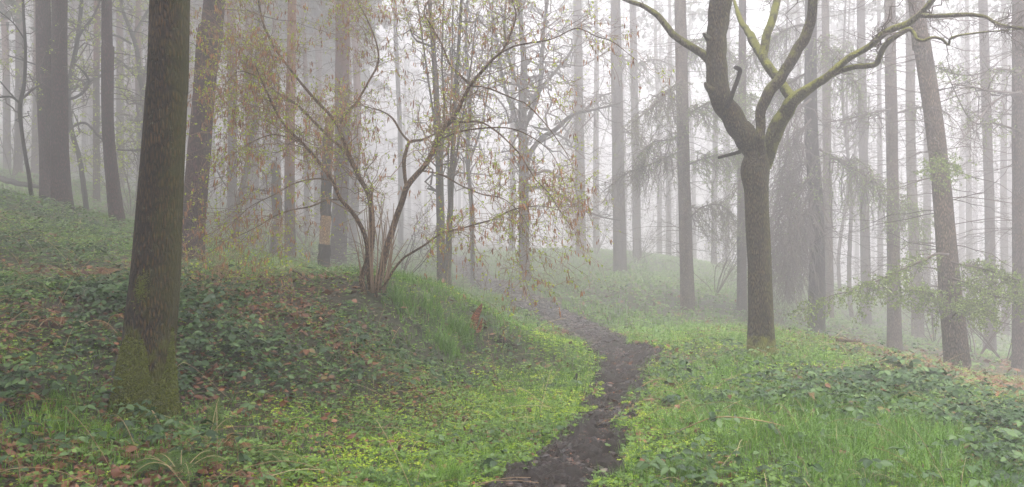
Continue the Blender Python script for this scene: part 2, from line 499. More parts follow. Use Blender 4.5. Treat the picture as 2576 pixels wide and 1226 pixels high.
# ---------------------------------------------------------------- terrain
CP = [  # u, v, distance: points of the ground read off the photograph
 (1400,1226,5.85),(1510,1060,8.15),(1570,960,10.7),(1590,900,13.0),(1480,840,15.5),(1380,790,18.5),(1290,745,22),(1200,700,27),(1150,655,34),
 (1320,713,24),(1470,645,31),(1560,685,27),(1730,780,20.5),(1865,785,21),(1380,628,36),(1260,640,38),(1650,720,23),(1500,740,21.5),
 (1650,880,13.3),(1915,900,12.5),(1985,835,15.0),(2055,850,20),(2180,820,26),(2250,882,19.5),(2310,860,24),(2405,945,15.5),(2490,890,22),(2565,925,17),
 (2200,930,11.8),(2400,1015,9.3),(2576,1105,7.4),(2576,1226,6.0),(2100,1226,5.8),(2000,1050,8.0),(1750,1000,9.4),(2576,1000,12.5),
 (1200,895,11.6),(1130,772,12.6),(1060,742,12.0),(1180,800,16.5),(1190,850,12.0),(1218,858,14.0),(1100,965,9.5),(940,1065,7.8),(1255,820,14.5),(1300,950,10.9),(1200,1100,7.2),
 (930,735,11),(1125,730,13.5),(1110,850,11.2),(1000,900,10),(700,765,9.6),(850,800,9.8),(600,900,7.9),(360,1050,6.5),(200,900,7),(0,900,6.5),(0,1226,4.6),(600,1226,5.1),(1000,1226,5.6),
 (0,700,10.2),(100,600,13.5),(480,655,14),(150,522,17),(290,575,18),(330,590,15.5),(640,655,18),(730,668,20),(815,682,17),(850,672,21),(690,655,19),(595,630,21),(560,703,11.3),(650,705,11.5),(420,685,12),(540,680,13),(800,708,12.3),(720,690,13.5),
 (0,505,16),(0,442,24),(150,468,24),(270,478,25),(400,505,26),(520,535,27),(0,412,38),(250,445,40),(510,510,38),(620,568,30),(900,625,34),
]
CW = [P(*c) for c in CP]
XYZ = np.array(CW + [np.array(p_, float) for p_ in [(0,0,0),(0,-12,0),(-6,0,0.6),(6,0,-0.1),(-14,2,2.2),(14,2,-0.6),(-22,12,3.8),(20,14,-1.4),
    (-70,0,7),(70,0,-4),(-105,105,20),(-50,98,12.5),(-10,105,3.2),(17,105,1.7),(50,96,-5),(105,105,-8),(-60,180,22),(0,180,2.6),(60,180,-6),(0,-60,0)]])
SX = XYZ[:, :2]
def tps_k(r2): return np.where(r2 < 1e-9, 0, r2 * np.log(np.maximum(r2, 1e-9)) * .5)
_n = len(XYZ)
_A = np.zeros((_n + 3, _n + 3))
_A[:_n, :_n] = tps_k(((SX[:, None] - SX[None]) ** 2).sum(-1)) + np.eye(_n) * 0.15
_A[:_n, _n:] = np.c_[np.ones(_n), SX]; _A[_n:, :_n] = _A[:_n, _n:].T
_W = np.linalg.solve(_A, np.r_[XYZ[:, 2], 0, 0, 0])

def raw_h(x, y):
    x = np.asarray(x, float); y = np.asarray(y, float)
    r = np.hypot(x, y); k = np.minimum(1, 190.0 / np.maximum(r, 1e-6))
    x = x * k; y = y * k
    sh = x.shape
    q = np.stack([x.ravel(), y.ravel()], -1)
    out = np.empty(len(q))
    for i in range(0, len(q), 60000):
        c = q[i:i + 60000]
        out[i:i + 60000] = tps_k(((c[:, None] - SX[None]) ** 2).sum(-1)) @ _W[:_n] + _W[_n] + c @ _W[_n + 1:]
    return out.reshape(sh)

def hit(u, v, lo=3.0, hi=150.0):
    """world point of the ground under a direction"""
    d = np.exp(np.linspace(math.log(lo), math.log(hi), 700))
    x = (u - 1288.0) / F * d
    z = EYE + (HOR - v) / F * d
    g = raw_h(x, d)
    k = np.argmax(g >= z)
    if not (g >= z).any(): k = len(d) - 1
    return np.array([x[k], d[k], g[k]])

EDGES = [(1420, 1120, 1440), (1226, 1262, 1530), (1190, 1320, 1552), (1150, 1372, 1560), (1100, 1425, 1562), (1060, 1452, 1575), (1000, 1490, 1600), (950, 1506, 1612), (905, 1502, 1640), (880, 1478, 1640), (858, 1440, 1570),
         (830, 1392, 1520), (800, 1335, 1465), (770, 1283, 1400), (742, 1232, 1325), (712, 1192, 1255), (685, 1165, 1215), (660, 1143, 1188), (648, 1125, 1165)]
_L = np.array([hit(a, v)[:2] for v, a, b_ in EDGES]); _R = np.array([hit(b_, v)[:2] for v, a, b_ in EDGES])
_C = (_L + _R) / 2; _t = norm(np.gradient(_C, axis=0)); _w = _R - _L
PW = np.clip(np.abs(_w[:, 0] * _t[:, 1] - _w[:, 1] * _t[:, 0]) / 2, .2, .75)
PATH = catmull(np.c_[_C, PW], 1000)
PW = PATH[:, 2]; PATH = PATH[:, :2]

def path_d(x, y):
    """signed margin to the path edge (negative inside)"""
    x = np.asarray(x, float); sh = x.shape
    q = np.stack([x.ravel(), np.asarray(y, float).ravel()], -1)
    out = np.full(len(q), 50.0)
    sel = np.where((q[:, 1] > 2) & (q[:, 1] < 84) & (np.abs(q[:, 0]) < 13))[0]
    Ps, Ws = PATH[::4], PW[::4]
    for i in range(0, len(sel), 40000):
        s = sel[i:i + 40000]
        out[s] = (np.sqrt(((q[s][:, None] - Ps[None]) ** 2).sum(-1)) - Ws[None]).min(1)
    return out.reshape(sh)

def height(x, y):
    x = np.asarray(x, float); y = np.asarray(y, float)
    h = raw_h(x, y)
    return h + (noise2(x, y, 0.55, 3, 3) - .5) * 0.16 + (noise2(x, y, 3.0, 9, 2) - .5) * 0.05

# ---------------------------------------------------------------- ground, path, puddle
def axis(lo, hi, fine_lo, fine_hi, step, grow=1.07):
    a = list(np.arange(fine_lo, fine_hi, step))
    s, x = step, a[-1]
    while x < hi: s *= grow; x += s; a.append(x)
    s, x = step, a[0]
    while x > lo: s *= grow; x -= s; a.insert(0, x)
    return np.array(a)
gx = axis(-275, 275, -7, 9, 0.07)
gy = axis(-60, 290, 3.5, 15, 0.07, 1.04)
GX, GY = np.meshgrid(gx, gy)
GZ = height(GX, GY)
GD = path_d(GX, GY)
GZ = GZ - 0.11 * np.clip(1 - (GD - 0.0) / 0.15, 0, 1)
b = Buf()
ny, nx = GX.shape
idx = np.arange(ny * nx).reshape(ny, nx)
Q = np.stack([idx[:-1, :-1], idx[:-1, 1:], idx[1:, 1:], idx[1:, :-1]], -1).reshape(-1, 4)
b.add(np.stack([GX, GY, GZ], -1), Q, None, 0.5)
me = b.mesh('ground', M['soil'])
ground = tag(link('ground', me), kind='structure')

# the trodden path: fine relief of footprints and wet hollows
b = Buf()
n = 2600
pc = catmull(np.c_[PATH, PW], n)
tg = norm(np.gradient(pc[:, :2], axis=0))
nr = np.stack([tg[:, 1], -tg[:, 0]], -1)
sv = np.linspace(-1.35, 1.35, 64)
X = pc[:, None, 0] + nr[:, None, 0] * sv * pc[:, None, 2]
Y = pc[:, None, 1] + nr[:, None, 1] * sv * pc[:, None, 2]
base = raw_h(X, Y)
rel = (noise2(X, Y, 4.5, 31, 2) - .5) * 0.1 + (np.abs(noise2(X, Y, 9, 37, 3) - .5) ** .7) * -0.16 + .05 + (noise2(X, Y, 30, 39, 2) - .5) * 0.06
prof = -0.045 + 0.035 * np.abs(sv) ** 2
Z = base + prof + rel - 0.16 * np.clip((np.abs(sv) + (noise2(X, Y, 2.2, 41, 2) - .5) * .5 - 1.12) / 0.25, 0, 1)
idx = np.arange(n * 64).reshape(n, 64)
Q = np.stack([idx[:-1, :-1], idx[:-1, 1:], idx[1:, 1:], idx[1:, :-1]], -1).reshape(-1, 4)
b.add(np.stack([X, Y, Z], -1), Q)
tag(link('muddy_path', b.mesh('muddy_path', M['mud'])), kind='structure')

# ---------------------------------------------------------------- haze
hz = Buf()
x0, x1, y0, y1, z0, z1 = -310, 310, -90, 330, float(GZ.min()) - 1.0, 52.0
hv = [(x, y, z) for x in (x0, x1) for y in (y0, y1) for z in (z0, z1)]
hz.add(hv, [(0, 1, 3, 2), (4, 6, 7, 5), (0, 4, 5, 1), (2, 3, 7, 6), (0, 2, 6, 4), (1, 5, 7, 3)])
hm = bpy.data.materials.new('mist'); hm.use_nodes = True
ht = hm.node_tree; ht.nodes.clear()
ho = ht.nodes.new('ShaderNodeOutputMaterial'); hp = ht.nodes.new('ShaderNodeVolumePrincipled')
hp.inputs['Color'].default_value = (0.922, 0.912, 0.93, 1)
hp.inputs['Density'].default_value = HAZE_DENSITY
hp.inputs['Anisotropy'].default_value = 0.35
ht.links.new(hp.outputs[0], ho.inputs['Volume'])
haze = tag(link('haze', hz.mesh('haze', hm, smooth=False)), 'pale grey morning mist filling the whole wood', 'mist', kind='stuff')
# ---------------------------------------------------------------- trunks
def trunk(buf, pts, sides=22, flare=0.35, seed=0, step=0.07, ridge=0.05, lobes=5):
    """pts (x,y,z,r) from the ground up; root flare and fissured outline are real relief"""
    p = np.asarray(pts, float)
    L = np.linalg.norm(np.diff(p[:, :3], axis=0), axis=1).sum()
    n = int(min(330, max(10, L / step)))
    c = catmull(p, n)
    pn, r = c[:, :3], c[:, 3]
    h = (pn[:, 2] - pn[0, 2])
    def bmp(Pn, th):
        hh = h[:, None]; T = th[None]
        q = np.stack([np.broadcast_to(np.cos(T) * 2.2, (n, sides)), np.broadcast_to(np.sin(T) * 2.2, (n, sides)), np.broadcast_to(hh * .8, (n, sides))], -1) + seed * 3.3
        q2 = q * np.array([3.2, 3.2, 3.0])
        k = 1 + (vnoise(q) - .5) * ridge * 2 + (vnoise(q2, 5) - .5) * ridge
        fl = np.exp(-np.maximum(hh, 0) / 0.2)
        k = k + fl * flare * (0.75 + 0.45 * np.sin(lobes * T + seed) + .2 * np.sin(2 * T + seed * 2)) + .08 * np.exp(-np.maximum(hh, 0) / 0.8)
        return k[None]
    tubes(buf, pn[None], r[None], sides, 0.5, 0, True, bmp)
    return pn, r

def trunk_pts(u, v, d, wb, ut, wt, H=31, mids=(), dy=0.0):
    """u,v base; wb, wt widths (2576 px) at base and at the top of the frame; mids: (v, u, w)"""
    g = P(u, v, d)
    D_ = float(G(d))
    s = [(v, u, wb)] + list(mids) + [(0, ut, wt)]
    pts = []
    z0 = float(height(g[0], g[1]))
    pts.append((g[0], g[1], min(z0, g[2]) - 0.25, wb / F * D_ / 2))
    for (vv, uu, ww) in s:
        q = P(uu, vv, d)
        if vv == v: q[2] = max(g[2], z0 + .02)
        pts.append((q[0], q[1] + dy * (q[2] - g[2]), q[2], ww / F * D_ / 2))
    a, b2 = np.array(pts[-2]), np.array(pts[-1])
    sl = (b2 - a) / max(b2[2] - a[2], .1)
    top = b2[2]; H = max(H, top + 2.0)
    for f in (0.5, 1.0):
        z = top + (H - top) * f
        pts.append((b2[0] + sl[0] * (z - top) * .7, b2[1] + sl[1] * (z - top) * .7, z, max(0.03, b2[3] * (1 - .75 * f))))
    return pts, np.array([g[0], g[1], z0])

def at_h(pn, r, z):
    return np.stack([np.interp(z, pn[:, 2], pn[:, i]) for i in range(3)], -1), np.interp(z, pn[:, 2], r)

def dead_branches(buf, pn, r, z0, z1, n, L, seed=0, droop=0.25, sub=7, wander=0.15, needles=None, nn=0, ndens=0.12, gr2=0.35, thick=0.011):
    """whorls of thin bare conifer branches with side twigs, and tufts of needles on some"""
    rng = np.random.default_rng(seed + 100)
    z = rng.uniform(z0, z1, n)
    p0, rr = at_h(pn, r, z)
    az = rng.uniform(0, 2 * np.pi, n)
    d = np.stack([np.cos(az), np.sin(az), rng.uniform(-.25, .3, n)], -1)
    Ls = rng.uniform(L[0], L[1], n)
    K = 9
    s = np.linspace(0, 1, K)[None, :, None]
    w_ = np.cumsum(rng.normal(size=(n, K, 3)) * wander / 3, axis=1); w_[:, 0] = 0
    Pn = p0[:, None] + d[:, None] * rr[:, None, None] * .5 + (d[:, None] * s + np.array([0, 0, -1.]) * droop * s ** 1.7 + w_ * s) * Ls[:, None, None]
    R = (np.clip(Ls * 0.009, 0.004, thick))[:, None] * (1 - .8 * np.linspace(0, 1, K))
    tubes(buf, Pn, R, 4, rng.uniform(0, 1, n))
    c, cr = children(Pn, R, n * sub, (0.25, 0.8), (35, 75), gr2, 0.2, 5, (0.15, 1), (.3, .6), 0.0022, rng, flat=.3)
    tubes(buf, c, cr, 3, rng.uniform(0, 1, len(c)))
    e, er = children(c, cr, n * sub * 2, (0.1, 0.35), (30, 75), gr2 * .8, 0.2, 4, (0.2, 1), (.5, .8), 0.0016, rng)
    tubes(buf, e, er, 3, rng.uniform(0, 1, len(e)))
    if needles is not None and nn:
        allp = np.concatenate([Pn[:, :, :]], 0)
        pos, tan = along(c, nn, rng)
        needle_tufts(needles, pos, tan, rng)
    return Pn, R, c, cr

def needle_tufts(buf, pos, tan, rng, size=(0.03, 0.06), tint=None):
    """soft tufts: each is a pair of crossed slivers"""
    n = len(pos)
    for k in range(2):
        d = norm(tan * .5 + rng.normal(size=(n, 3)) * .8)
        rot = frames(d, norm(rng.normal(size=(n, 3))))
        tpl = (np.array([(0, 0, 0), (.5, -.22, 0), (1, 0, 0), (.5, .22, 0)]), np.array([(0, 1, 2, 3)]))
        scatter(buf, tpl, pos, rot, rng.uniform(size[0], size[1], n), rng.uniform(0, 1, n) if tint is None else tint)

def live_crown(wood, leaf, pn, r, z0, n, L, seed, nl=2500, size=(0.2, 0.5)):
    """the green top of a conifer, above the frame of the photograph"""
    rng = np.random.default_rng(seed + 500)
    zt = pn[-1, 2]
    z = rng.uniform(z0, zt, n)
    p0, rr = at_h(pn, r, z)
    az = rng.uniform(0, 2 * np.pi, n)
    d = np.stack([np.cos(az), np.sin(az), rng.uniform(-.1, .35, n)], -1)
    Ls = rng.uniform(L[0], L[1], n) * (1.15 - .75 * (z - z0) / (zt - z0 + .1))
    K = 6
    s = np.linspace(0, 1, K)[None, :, None]
    Pn = p0[:, None] + (d[:, None] * s + np.array([0, 0, -1.]) * .22 * s ** 2) * Ls[:, None, None]
    R = (Ls * 0.012)[:, None] * (1 - .8 * np.linspace(0, 1, K))
    tubes(wood, Pn, R, 4)
    pos, tan = along(Pn, nl, rng, (0.25, 1))
    pos = pos + rng.normal(size=pos.shape) * np.array([.22, .22, .12])
    d2 = norm(tan + rng.normal(size=pos.shape) * .7 + np.array([0, 0, -.3]))
    rot = frames(d2, norm(rng.normal(size=pos.shape) * .6 + np.array([0, 0, 1.])))
    scatter(leaf, LEAF2, pos, rot, rng.uniform(size[0], size[1], nl), rng.uniform(0, 1, nl))

TREES = []
def conifer(name, label, cat, pts, origin, barkm, seed, group=None, dead=(1.6, 8.5, 60, (0.6, 1.8)), crown=(9.0, 40, (1.2, 2.8), 1800), flare=.3, sides=20, needle=0, droop=.25, leafm='pine_needle', thick=.011, sub=7, parts=True, ridge=.05):
    o = empty(name, origin, label, cat, group)
    b = Buf(); pn, r = trunk(b, pts, sides, flare, seed, ridge=ridge); part(b, 'trunk', M[barkm], o)
    if dead:
        b = Buf(); nb = Buf()
        dead_branches(b, pn, r, origin[2] + dead[0], origin[2] + dead[1], dead[2], dead[3], seed, droop, sub, needles=nb, nn=needle, thick=thick)
        part(b, 'bare_branches', M['twig'], o)
        if needle: part(nb, 'needles', M['larch_needle'], o)
    if crown:
        wb_, lb_ = Buf(), Buf()
        live_crown(wb_, lb_, pn, r, origin[2] + crown[0], crown[1], crown[2], seed, crown[3], (.4, .9) if cat == 'pine tree' else (.2, .5))
        c = part(lb_, 'crown', M[leafm], o)
        cw = link('crown_branches', wb_.mesh('crown_branches', M['twig'], np.array(o.location)), c)
    TREES.append(o)
    return o, pn, r

# --- the pines on the left bank
PC = (15, 84, (2.5, 6), 8000)
T = [
 # name, label, u, v, d, wb, ut, wt, bark, mids
 ('pine_tree', 'front right one of the two reddish pines growing side by side at far left', 158, 520, 17.0, 46, 150, 36, 'pine_bark', [(430,152,44),(200,150,38)]),
 ('pine_tree', 'reddish pine trunk half hidden behind the left side of its twin pine', 124, 515, 17.6, 44, 108, 34, 'pine_bark', [(430,121,38),(230,112,36)]),
 ('pine_tree', 'slimmer pine with knobbly ringed trunk between the paired pines and the mossy foreground trunk', 296, 577, 16.5, 38, 268, 24, 'pine_bark', [(500,288,34),(330,272,28),(130,271,30),(118,270,27)]),
 ('pine_tree', 'thick dark red-brown pine leaning right just behind the mossy foreground trunk', 480, 660, 14.0, 62, 540, 52, 'pine_bark', [(500,492,58),(260,511,54),(120,522,56),(60,532,60)]),
 ('pine_tree', 'straight slim pine with orange upper bark behind the hazel bush', 730, 652, 20, 28, 735, 21, 'orange_bark', [(400,729,25)]),
 ('pine_tree', 'grey purple pine trunk in mist behind the hazel, forking near the top of the photo', 850, 657, 22, 42, 862, 34, 'pine_bark', [(400,860,38),(200,861,36)]),
]
for i, (nm, lb, u, v, d, wb, ut, wt, bk, mids) in enumerate(T):
    pts, og = trunk_pts(u, v, d, wb, ut, wt, 31.0, mids)
    conifer(nm, lb, 'pine tree', pts, og, bk, i + 1, dead=(3, 15, 36, (0.6, 2.0)), crown=PC, flare=.42, ridge=.06)

# --- larches and spruces on the right
LC = (18, 44, (1.2, 3.2), 700)
T = [
 ('larch_tree', 'misty larch trunk behind the grassy mound, leftmost of the larches', 1462, 648, 31, 25, 1452, 19, 'larch_bark', [], 31),
 ('larch_tree', 'broad pale misty larch trunk standing highest on the grassy mound', 1560, 685, 27, 32, 1548, 24, 'larch_bark', [], 32),
 ('larch_tree', 'dim larch trunk just right of the broad one on the mound', 1603, 662, 31, 21, 1592, 16, 'larch_bark', [], 33),
 ('larch_tree', 'brownish larch trunk nearest to the forked oak on its left side', 1730, 780, 20.5, 33, 1711, 27, 'larch_pale', [(400,1720,29)], 34),
 ('larch_tree', 'thin dark larch trunk peeping out left of the forked oak', 1866, 790, 21, 24, 1868, 17, 'larch_bark', [], 35),
 ('larch_tree', 'dark trunk right of the forked oak, wrapped in drooping grey branches', 2053, 850, 19.5, 40, 2040, 26, 'dark_bark', [(560,2055,34),(300,2040,30)], 36),
 ('larch_tree', 'pale trunk hiding behind the dark drooping larch', 2086, 842, 24, 22, 2076, 17, 'larch_pale', [], 37),
 ('larch_tree', 'slender larch trunk in the middle of the right-hand gap, left of the pink-brown one', 2180, 822, 26, 23, 2165, 18, 'larch_bark', [], 38),
 ('larch_tree', 'even pink-brown larch trunk standing in leaf litter, left of the leaning front one', 2250, 882, 19.5, 33, 2238, 25, 'larch_pale', [(500,2246,27)], 39),
 ('larch_tree', 'pale larch trunk between the pink-brown one and the leaning front one', 2310, 860, 24, 28, 2290, 20, 'larch_pale', [(400,2292,22)], 40),
 ('larch_tree', 'biggest larch trunk at right, leaning left in front of the others with bright green sprays', 2412, 945, 15.5, 58, 2305, 36, 'larch_pale', [(700,2388,48),(480,2370,43),(300,2348,40),(100,2318,38)], 41),
 ('larch_tree', 'grey larch trunk right behind the leaning front one', 2490, 892, 22, 28, 2473, 20, 'larch_bark', [(560,2490,22)], 42),
 ('larch_tree', 'brown larch trunk cut by the right edge of the photo', 2572, 925, 17, 42, 2562, 28, 'larch_bark', [(500,2566,34)], 43),
]
RT = {}
for i, (nm, lb, u, v, d, wb, ut, wt, bk, mids, sd_) in enumerate(T):
    wf = 1.06; wb *= wf; wt *= wf; mids = [(a, b_, c * wf) for a, b_, c in mids]
    pts, og = trunk_pts(u, v, d, wb, ut, wt, 31.0, mids)
    RT[sd_] = conifer(nm, lb, 'larch tree', pts, og, bk, sd_, dead=(1.4, 18.0, 130, (0.8, 3.0)), crown=LC, flare=.38)
# ---------------------------------------------------------------- traced limbs
def LP(pts, d0, d1=None, curve=1.0):
    """(u, v, width) list with the distance running from d0 to d1 -> (x,y,z,r)"""
    d1 = d0 if d1 is None else d1
    out = []
    n = len(pts) - 1
    for i, (u, v, w_) in enumerate(pts):
        d = d0 + (d1 - d0) * (i / max(n, 1)) ** curve
        q = P(u, v, d)
        out.append((q[0], q[1], q[2], w_ / F * float(G(d)) / 2))
    return out

def resample(pn, r, K):
    c = catmull(np.c_[pn, r], K)
    return c[None, :, :3], c[None, :, 3]

# --- the big mossy-footed trunk in the left foreground
def big_trunk():
    pts, og = trunk_pts(362, 1045, 6.55, 132, 428, 93, 15.0, [(900, 372, 126), (700, 390, 116), (500, 403, 106), (250, 418, 97)])
    o = empty('ash_tree', og, 'thick dark brown trunk with a mossy foot, closest tree in the left foreground', 'tree')
    b = Buf(); pn, r = trunk(b, pts, 72, .42, 3.0, .035, ridge=.04, lobes=4); part(b, 'trunk', M['ash_bark'], o)
    # crown above the frame: spreading limbs, twigs, young leaves
    rng = np.random.default_rng(5)
    k = np.searchsorted(pn[:, 2], 5.5)
    wb = Buf(); lb = Buf()
    c1, r1 = children(pn[None, k:], r[None, k:], 14, (2.5, 5.0), (35, 65), -.15, .25, 9, (0.0, .95), (.3, .55), .02, rng)
    tubes(wb, c1, r1, 8)
    c2, r2 = children(c1, r1, 110, (.8, 2.2), (30, 65), 0.05, .3, 7, (.15, 1), (.3, .6), .008, rng); tubes(wb, c2, r2, 5)
    c3, r3 = children(c2, r2, 700, (.3, .9), (30, 65), 0.1, .3, 5, (.15, 1), (.4, .7), .004, rng); tubes(wb, c3, r3, 3)
    pos, tan = along(c3, 11000, rng); d = norm(tan + rng.normal(size=pos.shape) * .8)
    scatter(lb, LEAF2, pos, frames(d, norm(rng.normal(size=pos.shape) + [0, 0, 1.5])), rng.uniform(.04, .1, len(pos)), rng.uniform(0, 1, len(pos)))
    c = part(wb, 'crown', M['twig'], o); lf = link('leaves', lb.mesh('leaves', M['spring_leaf'], np.array(o.location)), c)
    # moss cushions on the foot and the patch at chest height
    mb = Buf(); n = 60000; th = rng.uniform(-np.pi, np.pi, n); z = rng.uniform(0, .85, n)
    nz = vnoise(np.stack([np.cos(th) * 2, np.sin(th) * 2, z * 4], -1) + 3) + .5 * vnoise(np.stack([np.cos(th) * 7, np.sin(th) * 7, z * 14], -1)) - .75
    zm = .2 + .4 * np.clip(np.cos(th + 2.3), 0, 1) ** .6 + .42 * np.exp(-((th + .25) / .22) ** 2) + nz * .3
    keep = z < zm
    th, z = th[keep], z[keep]
    th2 = rng.normal(-1.66, .15, 1300); z2 = rng.normal(.98, .055, 1300)
    th = np.r_[th, th2]; z = np.r_[z, z2]
    c0, rr = at_h(pn, r, og[2] + z)
    fl = rr * (1 + np.exp(-z / .2) * .42 * (.75 + .45 * np.sin(4 * th + 3) + .2 * np.sin(2 * th + 6)) + .08 * np.exp(-z / .8))
    dr = np.stack([np.cos(th), np.sin(th), np.zeros_like(th)], -1)
    # tube ring axes differ from world axes by a fixed turn; cushions hug whatever radius the foot has
    pos = c0 + dr * fl[:, None] * .985
    d = norm(dr * .6 + np.array([0, 0, -.4]) + rng.normal(size=pos.shape) * .5)
    scatter(mb, LEAF2, pos, frames(d, norm(dr + rng.normal(size=pos.shape) * .3)), rng.uniform(.008, .02, len(pos)), np.clip(rng.beta(2, 2, len(pos)), 0, 1))
    part(mb, 'moss', M['moss'], o, kind='stuff')
    return o
M['moss'] = leafmat('moss', [(0, (0.03, 0.045, 0.004)), (1, (0.17, 0.19, 0.012))], 0.7, 0.2)
big_trunk()

# --- the forked oak right of centre
def oak():
    d = 12.5
    pts = LP([(1916, 905, 66), (1914, 860, 63), (1913, 760, 58), (1910, 660, 57), (1905, 560, 57), (1903, 480, 60), (1900, 430, 72), (1906, 392, 62), (1910, 360, 34)], d)
    g = P(1916, 900, d); og = np.array([g[0], g[1], float(height(g[0], g[1]))])
    pts[0] = (pts[0][0], pts[0][1], og[2] - .25, pts[0][3])
    pts.insert(1, (g[0], g[1], og[2] + .03, 33 / F * d))
    o = empty('oak_tree', og, 'forked mossy tree right of centre spreading three bare limbs from head height', 'tree')
    b = Buf(); pn, r = trunk(b, pts, 36, .4, 1.0, .04, ridge=.05); part(b, 'trunk', M['oak_bark'], o)
    stubs = []
    limbs = [
     ('limb', 'oak_bark', [(1908,440,58),(1903,390,60),(1880,352,60),(1857,318,56),(1826,272,54),(1808,228,54),(1800,182,52),(1803,105,49),(1808,50,52),(1813,0,55),(1822,-90,50),(1800,-220,40),(1835,-380,26)], 12.5, 12.3, 26),
     ('limb', 'limb_bark', [(1914,430,26),(1914,370,25),(1913,296,24),(1921,256,27),(1950,213,29),(1987,158,27),(2021,100,27),(2040,53,25),(2045,0,23),(2052,-90,20),(2100,-220,14)], 12.4, 11.7, 16),
     ('limb', 'mossy_limb', [(1922,425,36),(1933,372,38),(1951,325,39),(1978,278,37),(2003,247,33),(2049,213,23),(2080,194,21),(2133,147,17),(2191,114,16),(2233,79,17),(2291,55,17),(2322,28,14),(2348,-2,13),(2390,-60,11),(2420,-150,7)], 12.5, 11.0, 20),
     ('limb', 'mossy_limb', [(2004,252,30),(1985,238,25),(1964,210,23),(1934,173,23),(1921,142,21),(1929,84,20),(1948,26,19),(1957,-30,17),(1940,-140,12)], 12.35, 13.2, 16),
     ('limb', 'mossy_limb', [(1924,162,16),(1909,128,20),(1893,100,22),(1884,84,17),(1871,66,14),(1858,38,12),(1850,14,8),(1838,-20,6)], 12.9, 13.7, 14),
     ('limb', 'mossy_limb', [(2085,192,15),(2115,178,15),(2150,168,14),(2180,166,14),(2203,160,14),(2212,143,14),(2222,120,14),(2243,100,14),(2270,82,14),(2288,74,11),(2300,86,9),(2308,100,8),(2326,102,8),(2343,95,7),(2366,98,6),(2386,113,6),(2391,97,5),(2420,88,5),(2469,82,4),(2540,76,3),(2620,70,2)], 11.9, 10.8, 12),
     ('limb', 'limb_bark', [(1786,152,26),(1770,137,22),(1745,122,20),(1719,107,19),(1696,88,18),(1677,67,17),(1657,42,15),(1635,25,14),(1610,12,12),(1580,3,10),(1545,-14,8),(1480,-60,5)], 12.4, 12.9, 14),
     ('limb', 'limb_bark', [(2318,40,12),(2350,41,10),(2417,38,10),(2450,39,9),(2480,44,8),(2500,56,8),(2522,64,7),(2574,72,6),(2650,78,4)], 11.2, 10.6, 10),
    ]
    res = []
    for i, (nm, mt, p, d0, d1, sd) in enumerate(limbs):
        b = Buf(); a, rr = limb(b, LP(p, d0, d1), sd, .03, .075 if i else .05, seed=i + 2)
        part(b, nm, M[mt], o); res.append(resample(a, rr, 24))
    for nm, p, dd in [('dead_snag', [(1826,272,13),(1834,258,13),(1843,236,12),(1852,212,11),(1860,188,11),(1862,176,12),(1853,171,11),(1848,170,7)], 12.2),
                      ('dead_stub', [(1862,382,10),(1850,386,9),(1829,391,8),(1807,397,7)], 12.2),
                      ('broken_stub', [(1790,228,22),(1777,216,13),(1773,208,5)], 12.2), ('broken_stub', [(1782,100,16),(1773,89,10),(1769,84,4)], 12.25)]:
        b = Buf(); limb(b, LP(p, dd, dd - .08), 10, .02, .07, seed=9); part(b, nm, M['rotten_wood'] if nm != 'broken_stub' else M['oak_bark'], o)
    # twigs, most of them at the far ends on the right
    rng = np.random.default_rng(12)
    PN = np.concatenate([x[0] for x in res]); RR = np.concatenate([x[1] for x in res])
    b = Buf()
    right = [2, 5, 7]
    c1, r1 = children(PN[right], RR[right], 70, (.3, 1.1), (20, 65), -.05, .18, 9, (.55, 1), (.25, .5), .004, rng); tubes(b, c1, r1, 5)
    c2, r2 = children(c1, r1, 300, (.12, .5), (25, 65), .1, .22, 6, (.1, 1), (.4, .7), .0025, rng); tubes(b, c2, r2, 3)
    c3, r3 = children(PN, RR, 46, (.1, .7), (35, 85), 0, .16, 7, (.35, 1), (.1, .25), .003, rng); tubes(b, c3, r3, 4)
    c4, r4 = children(c3, r3, 90, (.08, .3), (30, 75), .1, .4, 5, (.1, 1), (.4, .7), .002, rng); tubes(b, c4, r4, 3)
    x, xr = LP([(2211,160,3),(2214,175,3),(2217,190,3)], 11.5), 0
    # high crown over the frame
    top = [0, 1, 3, 6]
    c5, r5 = children(PN[top], RR[top], 26, (1.0, 2.6), (30, 65), -.15, .3, 9, (.75, 1), (.4, .6), .012, rng); tubes(b, c5, r5, 6)
    c6, r6 = children(c5, r5, 220, (.4, 1.2), (30, 65), 0, .3, 6, (.1, 1), (.4, .6), .005, rng); tubes(b, c6, r6, 4)
    c7, r7 = children(c6, r6, 900, (.15, .5), (30, 65), 0.1, .3, 4, (.1, 1), (.4, .6), .003, rng); tubes(b, c7, r7, 3)
    part(b, 'twigs', M['twig'], o)
    return o
oak()

